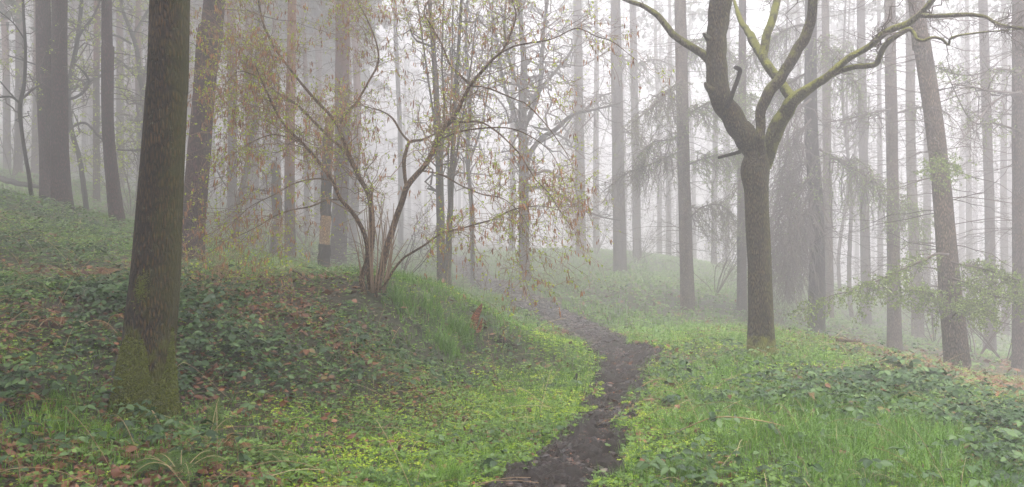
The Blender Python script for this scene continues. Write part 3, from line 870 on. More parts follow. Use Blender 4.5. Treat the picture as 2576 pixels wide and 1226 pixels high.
# --- the hazel bush on the bank
def hazel():
    g = P(931, 735, 11.0); og = np.array([g[0], g[1], float(height(g[0], g[1]))])
    o = empty('hazel_bush', og, 'spreading many-stemmed hazel hung with brown catkins on the bank left of the path', 'bush')
    S = [
     ([(918,748,17),(910,700,17),(924,650,15),(920,599,14),(903,560,13),(883,530,13),(856,499,11),(836,457,10),(799,404,10),(762,362,9),(725,326,8),(699,289,7),(673,236,6),(657,200,5),(640,160,3)], 10.9, 10.2, 14),
     ([(934,748,18),(930,690,17),(932,640,16),(937,578,16),(930,499,15),(904,446,14),(878,389,13),(851,315,12),(851,303,10)], 11.05, 11.2, 14),
     ([(851,318,10),(830,289,9),(799,257,9),(762,215,8),(725,168,7),(688,116,7),(662,58,6),(650,0,5),(640,-60,3)], 11.2, 11.0, 10),
     ([(851,318,9),(864,292,8),(893,263,8),(905,245,7),(925,210,6),(951,158,6),(946,105,5),(920,42,4),(899,0,3),(890,-50,2)], 11.2, 11.8, 9),
     ([(900,440,9),(865,380,8),(830,347,8),(788,305,8),(746,263,7),(694,231,6),(657,190,4),(620,150,3),(585,90,2)], 11.1, 10.4, 9),
     ([(945,748,19),(958,690,20),(972,630,19),(998,546,18),(1014,500,17),(1025,468,18),(1048,440,16),(1072,412,15),(1098,362,14),(1120,320,13),(1146,288,12),(1165,250,11),(1185,213,11),(1214,179,10),(1245,145,8),(1262,131,7),(1285,85,6),(1298,37,5),(1288,0,4),(1280,-50,3)], 11.0, 10.8, 16),
     ([(1185,215,7),(1162,194,7),(1142,175,6),(1130,158,6),(1112,115,5),(1093,79,5),(1067,32,4),(1078,0,3),(1075,-50,2)], 10.9, 11.3, 9),
     ([(1022,470,11),(1018,440,11),(1016,405,12),(1022,378,10),(1032,357,8),(1062,352,7),(1088,340,6),(1112,330,5),(1146,300,4)], 10.95, 11.3, 10),
     ([(1030,358,7),(1010,335,6),(988,299,6),(960,280,4),(925,270,3),(880,255,2)], 11.0, 11.8, 8),
     ([(1255,136,6),(1290,118,5),(1325,110,5),(1365,104,5),(1398,95,4),(1451,72,3),(1500,92,3),(1540,105,3),(1580,135,2),(1605,155,1)], 10.8, 9.6, 7),
     ([(1183,217,5),(1220,220,5),(1262,236,5),(1300,252,4),(1325,263,4),(1372,312,3),(1409,362,3),(1432,400,2),(1446,440,1)], 10.8, 9.4, 7),
     ([(1135,305,6),(1160,308,6),(1209,308,5),(1250,332,5),(1283,362,4),(1310,392,4),(1330,425,4),(1350,455,3),(1377,483,3),(1405,525,3),(1425,555,2),(1453,590,1)], 10.9, 9.2, 7),
     ([(1112,348,5),(1165,330,5),(1230,322,5),(1290,325,4),(1345,350,3),(1390,390,2),(1415,450,2),(1430,520,1)], 10.9, 10.0, 6),
     ([(946,738,8),(969,716,8),(990,680,8),(1015,650,7),(1042,633,7),(1075,612,6),(1111,587,6),(1160,575,5),(1188,567,5),(1240,552,4),(1283,531,4),(1320,522,3),(1370,520,2),(1440,540,1)], 10.8, 9.6, 8),
     ([(860,502,6),(820,505,5),(780,520,5),(730,530,4),(690,545,4),(640,575,3),(585,600,2)], 10.8, 9.7, 7),
     ([(836,455,5),(795,450,5),(740,462,4),(690,490,3),(630,520,2),(575,570,1)], 10.7, 9.5, 7),
     ([(1060,430,5),(1110,440,5),(1165,470,4),(1215,490,4),(1265,500,3),(1310,540,2),(1340,600,1)], 10.9, 10.0, 7),
     ([(760,360,5),(720,345,4),(680,340,4),(630,360,3),(585,390,2)], 10.5, 9.8, 7),
     ([(660,205,4),(640,190,4),(600,180,3),(570,210,2),(560,250,1)], 10.2, 9.6, 6),
     ([(705,150,4),(660,130,4),(620,105,3),(580,90,2)], 11.0, 10.2, 6),
    ]
    res = []
    for i, (p, d0, d1, sd) in enumerate(S):
        b = Buf(); a, rr = limb(b, LP([(x, y, w_ * .86) for x, y, w_ in p], d0, d1), sd, .04, .04, seed=i + 20)
        part(b, 'stem' if i in (0, 1, 5) else 'branch', M['hazel_bark'], o); res.append(resample(a, rr, 26))
    rng = np.random.default_rng(21)
    b = Buf(); n = 26     # straight shoots from the stool
    for i in range(n):
        u0 = rng.uniform(905, 985); hgt = rng.uniform(90, 260)
        limb(b, LP([(u0 * .6 + 940 * .4, 738, 4), (u0 + rng.normal() * 5, 738 - hgt * .5, 3), (u0 + (u0 - 940) * .5 + rng.normal() * 14, 738 - hgt, 1.5)], 11.0 + rng.uniform(-.3, .4)), 4, .15, 0)
    part(b, 'shoots', M['hazel_twig'], o, kind='stuff')
    PN = np.concatenate([x[0] for x in res]); RR = np.concatenate([x[1] for x in res])
    tips = slice(2, None)
    b = Buf()
    near = [i for i in range(len(PN)) if i not in (9, 10, 11, 12)]
    c1, r1 = children(PN[near], RR[near], 400, (.5, 1.5), (22, 60), .14, .18, 9, (.35, 1), (.15, .4), .0032, rng, flat=.35, lenfall=.35)
    ca, ra = children(PN[9:13], RR[9:13], 44, (.3, 1.0), (22, 60), .2, .18, 9, (.3, 1), (.15, .4), .0032, rng, flat=.35, lenfall=.35)
    c1 = np.concatenate([c1, ca]); r1 = np.concatenate([r1, ra])
    c1b, r1b = children(PN[:9], RR[:9], 90, (.5, 1.4), (22, 55), .1, .16, 9, (.45, 1), (.15, .35), .003, rng, flat=.35, lenfall=.3)
    c1 = np.concatenate([c1, c1b]); r1 = np.minimum(np.concatenate([r1, r1b]), .0055)
    tubes(b, c1, r1, 4, rng.uniform(0, 1, len(c1)))
    c2, r2 = children(c1, r1, 3400, (.2, .65), (25, 70), .22, .3, 6, (.15, 1), (.4, .7), .0022, rng, flat=.3)
    tubes(b, c2, r2, 3, rng.uniform(0, 1, len(c2)))
    c3, r3 = children(c2, r2, 5200, (.08, .25), (25, 70), .15, .3, 4, (.15, 1), (.5, .8), .0017, rng)
    tubes(b, c3, r3, 3, rng.uniform(0, 1, len(c3)))
    part(b, 'twigs', M['hazel_twig'], o)
    # catkins hang straight down in little groups, young leaves sit at the nodes
    cb = Buf(); n = 2900
    pos, tan = along(np.concatenate([c2[:, :4], c2[:, 2:]]), n, rng, (.3, 1))
    reps = rng.integers(1, 4, n); pos = np.repeat(pos, reps, 0) + rng.normal(size=(reps.sum(), 3)) * .012
    n = len(pos); Ls = rng.uniform(.035, .075, n)
    s = np.linspace(0, 1, 4)[None, :, None]
    dd = np.array([0, 0, -1.]) + rng.normal(size=(n, 3)) * .16
    Pn = pos[:, None] + dd[:, None] * s * Ls[:, None, None]
    R = np.tile(np.array([.0016, .006, .0053, .001]), (n, 1)) * rng.uniform(.7, 1.25, (n, 1))
    tubes(cb, Pn, R, 4, rng.uniform(0, 1, n))
    part(cb, 'catkins', M['catkin'], o, kind='stuff')
    lb = Buf()
    pos, tan = along(np.concatenate([c2[:, :4], c2[:, 2:], c1[:, 3:7], c1[:, 5:]]), 9500, rng, (.1, 1))
    reps = rng.integers(1, 4, len(pos)); pos = np.repeat(pos, reps, 0) + rng.normal(size=(reps.sum(), 3)) * .008
    d = norm(rng.normal(size=pos.shape) + [0, 0, .3])
    scatter(lb, LEAF2, pos, frames(d, norm(rng.normal(size=pos.shape) + [0, 0, 1.2])), rng.uniform(.018, .038, len(pos)), rng.uniform(0, 1, len(pos)))
    part(lb, 'leaves', M['spring_leaf'], o, kind='stuff')
    return o
hazel()

# --- bare broadleaved trees grown from a trunk
def bare_tree(name, label, cat, pts, og, barkm, seed, levels=(18, 90, 420), L=((1.2, 3.0), (.5, 1.4), (.2, .6)), z0=2.0, leaves=0, sides=14, group=None, lsize=(.03, .06), ang=(35, 70), grav=-.05, flare=.2, parts=None, wander=.3):
    rng = np.random.default_rng(seed)
    o = empty(name, og, label, cat, group)
    b = Buf(); pn, r = trunk(b, pts, sides, flare, seed, .1, ridge=.04); part(b, 'trunk', M[barkm], o)
    k = min(np.searchsorted(pn[:, 2], og[2] + z0), len(pn) - 6)
    wb, lb = Buf(), Buf()
    A, Ar = resample(pn[k:], r[k:], 20)
    prev = []
    for i, n in enumerate(levels):
        A, Ar = children(A, Ar, n, L[i], ang, grav + i * .06, wander, (9, 7, 5)[min(i, 2)], (.05 if i == 0 else .15, 1), (.35, .6), (.008, .004, .0025)[min(i, 2)], rng)
        tubes(wb, A, Ar, (6, 4, 3)[min(i, 2)], rng.uniform(0, 1, len(A)))
        prev.append((A, Ar))
    c = part(wb, 'branches', M['twig'], o)
    if leaves:
        pos, tan = along(prev[-1][0], leaves, rng)
        reps = rng.integers(2, 5, len(pos)); pos = np.repeat(pos, reps, 0) + rng.normal(size=(reps.sum(), 3)) * .03
        d = norm(rng.normal(size=pos.shape))
        scatter(lb, LEAF2, pos, frames(d, norm(rng.normal(size=pos.shape) + [0, 0, 1.5])), rng.uniform(lsize[0], lsize[1], len(pos)), rng.uniform(0, 1, len(pos)))
        part(lb, 'leaves', M['spring_leaf'], o, kind='stuff')
    return o

def limbed(name, label, cat, trunk_px, limbs_px, d, barkm, seed, leaves=0, group=None, n=(60, 260), L=((.5, 1.3), (.2, .6)), lsize=(.03, .06), sides=10, ang=(30, 75)):
    """a slim tree whose limbs follow outlines in the photograph"""
    k_ = DS(d); L = tuple((a * k_, b * k_) for a, b in L); lsize = (lsize[0] * k_, lsize[1] * k_)
    rng = np.random.default_rng(seed)
    t = LP(trunk_px, d, d)
    g = t[0]; z = float(height(g[0], g[1])); og = np.array([g[0], g[1], z])
    t[0] = (g[0], g[1], min(z, g[2]) - .2, g[3])
    o = empty(name, og, label, cat, group)
    b = Buf(); a, rr = limb(b, t, sides, .08, .04, seed=seed); part(b, 'trunk', M[barkm], o)
    res = [resample(a, rr, 24)]
    for p, d1 in limbs_px:
        b = Buf(); a, rr = limb(b, LP(p, d, d1), 7, .08, .05, seed=seed + 1); part(b, 'limb', M[barkm], o); res.append(resample(a, rr, 24))
    PN = np.concatenate([x[0] for x in res]); RR = np.concatenate([x[1] for x in res])
    b = Buf()
    c1, r1 = children(PN, RR, n[0], L[0], ang, .05, .3, 8, (.3, 1), (.3, .6), .005 * k_, rng); tubes(b, c1, r1, 4, rng.uniform(0, 1, n[0]))
    c2, r2 = children(c1, r1, n[1], L[1], ang, .12, .3, 5, (.1, 1), (.4, .7), .003 * k_, rng); tubes(b, c2, r2, 3, rng.uniform(0, 1, n[1]))
    part(b, 'twigs', M['twig'], o)
    if leaves:
        lb = Buf(); pos, tan = along(c2, leaves, rng)
        reps = rng.integers(2, 6, len(pos)); pos = np.repeat(pos, reps, 0) + rng.normal(size=(reps.sum(), 3)) * .035
        scatter(lb, LEAF2, pos, frames(norm(rng.normal(size=pos.shape)), norm(rng.normal(size=pos.shape) + [0, 0, 1.5])), rng.uniform(lsize[0], lsize[1], len(pos)), rng.uniform(0, 1, len(pos)))
        part(lb, 'leaves', M['spring_leaf'], o, kind='stuff')
    return o

limbed('sapling', 'thin dark sapling with a kinked stem at far left, beside the paired pines', 'tree',
       [(82,505,12),(74,450,10),(62,380,9),(52,310,9),(50,262,10),(60,220,9),(64,150,8),(62,80,7),(58,0,6),(60,-150,4)],
       [([(52,262,6),(30,245,5),(0,245,5),(-40,250,3)], 16.5), ([(54,250,6),(74,232,6),(94,218,4),(130,200,3)], 17.5), ([(50,262,5),(30,240,4),(0,205,3)], 17), ([(62,100,4),(35,60,3),(0,30,3)], 16)], 17, 'dark_bark', 61, 90, n=(40, 150))
limbed('oak_tree', 'crooked dark oak between the left pines with pale green young leaves in mist', 'tree',
       [(222,540,14),(212,480,13),(200,400,12),(180,330,12),(172,270,12),(176,200,12),(190,130,11),(200,60,10),(205,-20,8),(200,-200,5)],
       [([(176,225,9),(205,215,8),(225,205,8),(245,195,7),(262,185,5)], 21), ([(172,250,8),(200,240,7),(225,210,7),(205,175,6),(185,160,5)], 19.5), ([(186,140,8),(200,90,7),(235,40,6),(260,-20,5)], 19), ([(180,320,6),(215,310,6),(250,345,5),(290,375,4),(355,378,4)], 18.4), ([(176,210,6),(130,180,5),(80,160,4),(20,140,3)], 19)],
       20, 'dark_bark', 62, 620, n=(90, 460), L=((.6, 1.8), (.3, .8)), lsize=(.04, .08))
limbed('oak_tree', 'twisted dark oak leaning behind the slim pine left of the mossy foreground trunk', 'tree',
       [(378,560,16),(372,450,15),(362,330,14),(366,270,14),(355,210,12),(345,130,11),(330,80,10),(310,30,8),(300,-30,6)],
       [([(362,265,10),(355,235,9),(368,170,8),(388,120,6),(420,60,5)], 23), ([(350,200,7),(320,170,7),(295,150,6),(250,130,4)], 21.5), ([(335,90,7),(370,30,6),(400,-20,4)], 23), ([(330,110,6),(290,90,5),(240,90,4),(190,60,3)], 21)],
       22, 'dark_bark', 63, 620, n=(90, 460), L=((.6, 1.8), (.3, .8)), lsize=(.04, .08))
limbed('birch_tree', 'slim leaning grey tree with curved side limbs between the dark pine and the orange-topped pine', 'tree',
       [(593,612,18),(597,560,17),(606,490,16),(618,430,14),(630,370,12),(640,300,10),(640,200,8),(650,60,6),(655,-60,4)],
       [([(602,478,8),(620,470,8),(650,478,6),(700,482,4)], 20), ([(612,440,7),(640,415,6),(666,440,5),(672,470,4)], 20.5), ([(600,500,5),(570,470,4),(545,430,3)], 21)],
       21, 'grey_bark', 64, 160, n=(50, 200))
limbed('ash_tree', 'thickest of the straight grey poles on the bank edge left of the path end', 'tree',
       [(1110,728,25),(1110,650,23),(1108,540,21),(1104,400,18),(1098,250,15),(1090,120,12),(1080,0,9),(1075,-200,5)],
       [([(1108,520,7),(1095,330,6),(1070,150,5),(1050,0,4),(1040,-100,3)], 17.2), ([(1108,450,6),(1118,300,6),(1112,150,5),(1116,0,4)], 17.8)], 17.5, 'grey_bark', 65, 60, n=(46, 170), L=((.6, 1.6), (.3, .8)), ang=(12, 40))
limbed('ash_tree', 'thinner straight grey pole touching the right side of the thick pole by the bank edge', 'tree',
       [(1126,740,18),(1128,650,17),(1134,500,14),(1140,350,12),(1148,200,10),(1158,50,8),(1165,-120,5)],
       [([(1132,520,6),(1150,380,5),(1180,200,4),(1200,30,3)], 16.8), ([(1130,560,5),(1128,400,5),(1136,200,4),(1140,0,3)], 17.2)], 16.8, 'grey_bark', 66, 60, n=(46, 170), L=((.6, 1.6), (.3, .8)), ang=(12, 40))
limbed('ash_tree', 'slender bare tree in mist behind the poles, forking high over the path end', 'tree',
       [(1190,640,12),(1186,520,11),(1176,400,10),(1182,250,9),(1172,100,8),(1180,-60,5)],
       [([(1178,420,6),(1215,300,5),(1235,150,4),(1240,0,3)], 24), ([(1178,350,6),(1145,250,5),(1130,100,4)], 23.5)], 24, 'grey_bark', 67, 50, n=(120, 500), L=((.8, 2.4), (.4, 1.1)))
limbed('oak_tree', 'pale misty oak beside the path bend with broad bare crown and mossy arching lower limb', 'tree',
       [(1320,716,33),(1320,690,30),(1319,600,27),(1318,480,25),(1316,380,24),(1314,300,22),(1316,220,20),(1318,160,16),(1310,60,12),(1300,-80,8)],
       [([(1318,320,16),(1345,265,14),(1360,200,12),(1365,120,10),(1375,20,8),(1390,-80,5)], 24.5), ([(1322,400,13),(1360,350,12),(1400,325,12),(1425,300,10),(1450,285,8),(1500,275,6),(1560,260,4)], 23), ([(1316,350,12),(1290,280,10),(1265,200,9),(1250,100,7),(1230,0,5)], 25), ([(1322,470,8),(1370,475,8),(1410,490,7),(1460,525,6),(1510,545,4),(1560,555,3)], 22.5), ([(1318,280,11),(1380,200,9),(1430,140,7),(1470,60,5)], 25), ([(1316,240,10),(1280,150,8),(1270,50,6),(1280,-60,4)], 23)],
       24, 'grey_bark', 68, 120, n=(170, 800), L=((.9, 2.8), (.4, 1.2)), sides=16)
for i, (u, v, ut, w_, d) in enumerate([(2142, 800, 2120, 12, 27), (2116, 760, 2130, 10, 30), (1985, 770, 1975, 12, 26)]):
    limbed('sapling', ['thin crooked sapling in mist midway between the dark drooping larch and the pink-brown larch', 'faint thin sapling with a curved stem right of the dark drooping larch', 'faint thin sapling right beside the forked oak trunk in mist'][i], 'tree',
           [(u, v, w_), (u - 6, v - 120, w_ * .9), ((u + ut) / 2 + 10, v * .6, w_ * .75), (ut, v * .3, w_ * .55), (ut + 10, -60, w_ * .3)], [([(u, v * .65, w_ * .5), (u + 35, v * .5, w_ * .4), (u + 45, v * .3, w_ * .3)], d)], d, 'larch_bark', 80 + i, 0, n=(50, 160), L=((.5, 1.6), (.3, .8)))

# --- broken and peeled pines behind the hazel
def snag(u, v, d, pts, label, _z, seed, cat='dead tree'):
    g = P(u, v, d); z = float(height(g[0], g[1])); og = np.array([g[0], g[1], z])
    o = empty('dead_pine', og, label, cat)
    for k, (nm, mt, p) in enumerate(pts):
        q = LP(p, d)
        if k == 0: q[0] = (q[0][0], q[0][1], min(z, q[0][2]) - .2, q[0][3])
        b = Buf()
        pn, r = limb(b, q, 16, .04, .06, seed=seed + k)
        if nm == 'splinters': pass
        part(b, nm, M[mt], o)
    return o
snag(815, 665, 17, [('charred_foot', 'rotten_wood', [(815,668,32),(816,640,31),(817,614,29)]), ('peeled_wood', 'bare_wood', [(817,622,27),(818,590,26),(818,560,26),(819,545,25)]),
     ('trunk', 'dark_bark', [(819,556,29),(821,480,28),(823,400,26),(825,340,26),(828,330,24)]), ('peeled_top', 'bare_wood', [(826,346,22),(828,320,22),(829,300,20),(832,288,12)])],
     'half-peeled dead pine with bare yellow wood above a charred foot, behind the hazel', 0, 71)
b_ = snag(690, 640, 19, [('trunk', 'grey_bark', [(690,640,26),(693,600,26),(697,560,25)]), ('peeled_wood', 'bare_wood', [(695,612,25),(699,570,24),(700,535,22)]), ('upper_trunk', 'grey_bark', [(699,550,25),(697,500,25),(695,460,25),(692,425,20),(688,405,7)])],
     'short broken pine snag with jagged tip, left of the orange-topped pine', 0, 74)
# ---------------------------------------------------------------- drooping larch boughs
def bough(o, px, d0, d1, seed, nsec=60, Ls=(.3, .8), needles=900, name='bough', tint=None, hang=.75, needle_mat='larch_needle', sub=5, ang=(35, 80), wood='twig', thick=1.0):
    """one bough: a traced stem with hanging side twigs and needle tufts"""
    rng = np.random.default_rng(seed); k_ = DS(d0); Ls = (Ls[0] * k_, Ls[1] * k_)
    b = Buf(); a, rr = limb(b, LP(px, d0, d1), 6, .08, .04, seed=seed)
    A, Ar = resample(a, rr, 30)
    c1, r1 = children(A, Ar, nsec, Ls, ang, hang, .22, 8, (.08, 1), (.4, .7), .0036 * k_, rng, flat=.3, lenfall=.4); tubes(b, c1, r1, 3, rng.uniform(0, 1, nsec))
    c2, r2 = children(c1, r1, nsec * sub, (.1 * k_, .35 * k_), (25, 70), hang, .25, 5, (.1, 1), (.5, .8), .0026 * k_, rng); tubes(b, c2, r2, 3, rng.uniform(0, 1, len(c2)))
    w_ = part(b, name, M[wood], o)
    if needles:
        nb = Buf()
        pos, tan = along(c2, int(needles * .5), rng); needle_tufts(nb, pos, tan, rng, (.03 * k_, .065 * k_))
        pos, tan = along(c1, int(needles * .5), rng); needle_tufts(nb, pos, tan, rng, (.03 * k_, .065 * k_))
        n_ = link('needles', nb.mesh('needles', M[needle_mat], np.array(o.location)), w_)
    return A, Ar

M['dull_needle'] = leafmat('dull_needle', [(0, (0.10, 0.10, 0.05)), (1, (0.24, 0.27, 0.11))], 0.6, 0.25)
D = RT[36][0]       # the dark drooping larch
for i, (px, d0, d1, ns, nd) in enumerate([
    ([(2060,375,6),(2095,395,6),(2140,420,6),(2190,450,5),(2240,485,3),(2290,525,2),(2330,560,1)], 19.4, 18.2, 150, 2600),
    ([(2040,250,6),(1990,290,6),(1930,360,5),(1880,430,4),(1840,500,2)], 19.4, 18.4, 110, 300),
    ([(2045,440,6),(1990,500,6),(1950,570,5),(1920,640,3),(1900,700,2)], 19.4, 18.6, 110, 100),
    ([(2050,470,6),(2010,540,6),(1985,610,5),(1965,690,3)], 19.3, 18.9, 90, 80),
    ([(2040,180,5),(2000,200,5),(1950,240,4),(1900,300,3),(1860,370,2)], 19.5, 20.5, 110, 900),
    ([(2035,90,5),(2070,110,5),(2110,150,4),(2160,220,2)], 19.5, 18.8, 80, 900),
    ([(2035,60,5),(1990,70,5),(1940,100,4),(1880,150,3),(1830,220,2)], 19.5, 20.0, 110, 900),
    ([(2048,400,5),(2000,430,5),(1960,490,4),(1940,560,2)], 19.6, 20.4, 90, 100),
    ([(2052,480,6),(2030,540,6),(2000,600,5),(1985,680,4),(1975,740,2)], 19.2, 18.9, 120, 50), ([(2045,520,6),(2000,560,6),(1950,630,5),(1915,720,3),(1895,770,1)], 19.6, 19.4, 130, 50), ([(2050,560,5),(2020,600,5),(1998,660,4),(1990,730,2)], 19.4, 19.6, 110, 50), ([(2040,300,5),(2010,340,5),(1975,410,4),(1955,500,2)], 19.4, 19.0, 110, 80)]):
    bough(D, px, d0, d1, 300 + i, ns, (.35, 1.0), nd, hang=.9)
D2 = RT[34][0]      # boughs of the brownish larch left of the oak, green-tinged
for i, (px, d0, d1, ns, nd) in enumerate([
    ([(1716,300,5),(1760,270,5),(1810,250,4),(1860,240,3),(1900,250,2)], 20.4, 19.6, 100, 1600),
    ([(1712,380,5),(1670,400,5),(1620,420,4),(1570,440,3),(1520,480,2)], 20.4, 19.8, 90, 300),
    ([(1718,420,5),(1770,400,5),(1820,390,4),(1870,400,3)], 20.4, 19.8, 90, 1500),
    ([(1714,200,5),(1680,230,5),(1640,270,4),(1590,310,2)], 20.4, 19.6, 70, 1100),
    ([(1714,120,5),(1760,100,5),(1810,110,4),(1850,150,2)], 20.4, 21.0, 80, 1200),
    ([(1722,560,5),(1770,520,4),(1820,520,3),(1850,560,2)], 20.4, 19.9, 70, 900),
    ([(1716,330,5),(1690,350,4),(1640,360,4),(1600,400,2)], 20.4, 19.9, 60, 500)]):
    bough(D2, px, d0, d1, 320 + i, ns, (.3, .9), nd, hang=.9, needle_mat='dull_needle' if i % 2 else 'larch_needle')
D3 = RT[41][0]      # bright green sprays on the leaning front larch
for i, (px, d0, d1, ns, nd) in enumerate([
    ([(2385,640,7),(2355,640,7),(2310,660,6),(2265,680,5),(2210,705,4),(2150,730,3),(2090,745,2),(2020,780,1)], 15.3, 14.6, 80, 1700),
    ([(2392,660,6),(2430,668,6),(2480,678,5),(2520,692,4),(2560,705,3),(2600,715,2)], 15.3, 14.8, 80, 1500),
    ([(2395,700,5),(2440,715,5),(2490,740,4),(2530,750,3),(2580,745,2)], 15.2, 14.4, 60, 1300),
    ([(2395,800,5),(2430,760,5),(2465,770,4),(2500,790,2)], 15.2, 14.6, 50, 1200),
    ([(2385,770,5),(2340,740,4),(2300,730,4),(2255,740,2)], 15.3, 14.9, 50, 1200),
    ([(2340,430,4),(2365,405,4),(2390,412,3),(2405,430,2)], 15.2, 14.4, 26, 500)]):
    bough(D3, px, d0, d1, 340 + i, ns, (.15, .45), nd, hang=.5, sub=4)
D4 = RT[43][0]
for i, (px, d0, d1, ns, nd) in enumerate([
    ([(2565,235,6),(2500,230,6),(2450,220,5),(2420,215,4),(2395,212,3)], 16.8, 13.0, 16, 0),
    ([(2568,230,6),(2510,250,5),(2470,290,4),(2430,340,3),(2400,370,2)], 16.8, 15.0, 30, 0),
    ([(2566,330,6),(2500,310,5),(2440,300,4),(2370,160,2)], 16.8, 16.0, 36, 250),
    ([(2566,180,5),(2510,175,5),(2440,190,4),(2380,180,3),(2340,160,2)], 16.8, 15.8, 46, 300)]):
    bough(D4, px, d0, d1, 360 + i, ns, (.2, .7), nd, hang=.5, sub=3)
D5 = RT[39][0]
for i, (px, d0, d1, ns, nd) in enumerate([
    ([(2240,275,5),(2190,285,5),(2130,300,4),(2075,310,2)], 19.4, 18.6, 40, 100),
    ([(2255,285,5),(2310,272,5),(2350,270,3),(2390,290,2)], 19.4, 18.6, 40, 100),
    ([(2240,160,5),(2180,150,5),(2120,130,3),(2070,140,2)], 19.4, 18.9, 40, 300)]):
    bough(D5, px, d0, d1, 370 + i, ns, (.3, .8), nd, hang=.7, sub=4)
D6 = RT[32][0]
for i, (px, d0, d1, ns, nd) in enumerate([
    ([(1550,140,5),(1600,160,5),(1650,150,4),(1700,170,2)], 26.8, 26, 60, 400),
    ([(1552,330,5),(1600,340,5),(1640,380,4),(1690,420,2)], 26.8, 26, 60, 200),
    ([(1548,230,5),(1500,250,4),(1450,300,3),(1400,370,2)], 26.8, 26, 60, 200)]):
    bough(D6, px, d0, d1, 380 + i, ns, (.5, 1.3), nd, hang=.8, sub=4)

# ---------------------------------------------------------------- the wood fading into the mist
def far_pts(x, y, w_m, H, lean):
    z = float(height(x, y))
    r = w_m / 2
    return [(x, y, z - .25, r * 1.05), (x, y, z + .02, r * 1.05), (x + lean * .3, y, z + H * .3, r * .82), (x + lean * .7, y, z + H * .65, r * .55), (x + lean, y, z + H, r * .15)], np.array([x, y, z])

PROTO = {}
def proto_conifer(kind, k):
    """mesh data shared by the far trees of one kind"""
    if (kind, k) in PROTO: return PROTO[(kind, k)]
    rng = np.random.default_rng(900 + k + (50 if kind == 'pine' else 0))
    H = 33.0
    pts = [(0, 0, -.35, .2), (0, 0, 0.02, .2), (rng.normal() * .15, 0, H * .3, .17), (rng.normal() * .3, 0, H * .65, .125), (rng.normal() * .4, 0, H, .03)]
    tb = Buf(); pn, r = trunk(tb, pts, 12, .25, k, .22, ridge=.05)
    db = Buf(); dead_branches(db, pn, r, 1.8 if kind == 'larch' else 4, 21, 140 if kind == 'larch' else 44, (.9, 3.2), k, .25, 3, thick=.018)
    cb, lb = Buf(), Buf(); live_crown(cb, lb, pn, r, 20.5, 46, (1.6, 3.6) if kind == 'larch' else (3.0, 6.5), k, 600 if kind == 'larch' else 6000, size=(.3, .6) if kind == 'larch' else (.5, 1.1))
    bm = 'larch_bark' if kind == 'larch' else 'pine_bark'
    PROTO[(kind, k)] = (tb.mesh('trunk', M[bm]), db.mesh('bare_branches', M['twig']), lb.mesh('crown', M['pine_needle']))
    return PROTO[(kind, k)]

def far_conifer(u, v, d, w_px, kind, label, group, k, rot, x=None, y=None):
    if x is None:
        g = P(u, v, d); x, y = g[0], g[1]
    o = empty('larch_tree' if kind == 'larch' else 'pine_tree', (x, y, float(height(x, y))), label, 'larch tree' if kind == 'larch' else 'pine tree', group)
    a, b_, c = proto_conifer(kind, k)
    s = max(.6, (w_px / F * y) / .4)
    sz = min(1.12, max(.85, .9 + .15 * math.sin(u)))
    for nm, me, sc in (('trunk', a, (s, s, sz)), ('bare_branches', b_, (sz, sz, sz)), ('crown', c, (sz, sz, sz))):
        ch = link(nm, me, o); ch.scale = sc; ch.rotation_euler = (0, 0, rot)
    o.rotation_euler = (0, RNG.normal() * .008, 0)
    return o
# trunks one can still pick out: u, v, d, width
for i, (u, v, d, w_, lb) in enumerate([
    (18, 500, 30, 18, 'faint pine trunk in the mist at the left edge, behind the kinked sapling'),
    (46, 505, 26, 20, 'misty pine trunk between the kinked sapling and the left edge'),
    (92, 470, 28, 26, 'blurred pine trunk in mist just left of the paired pines'),
    (243, 520, 23, 17, 'grey misty pine trunk between the paired pines and the slim knobbly pine'),
    (303, 500, 30, 19, 'misty pine trunk showing right behind the slim knobbly pine'),
    (358, 530, 27, 17, 'misty pine trunk peeping out left of the mossy foreground trunk'),
    (585, 600, 25, 25, 'broad misty pine trunk right of the dark leaning pine, behind the slim leaning tree'),
    (645, 600, 32, 15, 'faint thin pine trunk behind the broken snag'),
    (770, 620, 34, 14, 'faint pine trunk right of the orange-topped pine')]):
    far_conifer(u, v, d, w_, 'pine', lb, 'misty pines behind the left bank', i % 3, i * 1.3)
for i, (u, v, d, w_, lb) in enumerate([
    (1008, 640, 38, 14, 'faint conifer trunk seen through the hazel stems'),
    (1288, 625, 37, 16, 'faint trunk just left of the pale path-side oak'),
    (1500, 640, 38, 17, 'faint trunk between the two larches on the mound crest'),
    (1682, 690, 36, 14, 'faint trunk left of the brownish larch beside the oak'),
    (1660, 690, 40, 12, 'fainter twin of the faint trunk left of the brownish larch'),
    (1795, 740, 34, 15, 'faint trunk between the brownish larch and the forked oak'),
    (1830, 750, 38, 12, 'very faint trunk close left of the forked oak trunk'),
    (2010, 790, 34, 15, 'faint trunk between the forked oak and the dark drooping larch'),
    (2215, 800, 34, 15, 'faint trunk close left of the pink-brown larch'),
    (2330, 850, 30, 20, 'faint trunk left behind the foot of the leaning front larch'),
    (2440, 850, 32, 16, 'faint trunk right behind the foot of the leaning front larch'),
    (2530, 880, 28, 18, 'faint trunk between the grey larch and the right edge')]):
    far_conifer(u, v, d, w_, 'larch', lb, 'misty larches beyond the mound and the right slope', i % 4, i * 1.7)
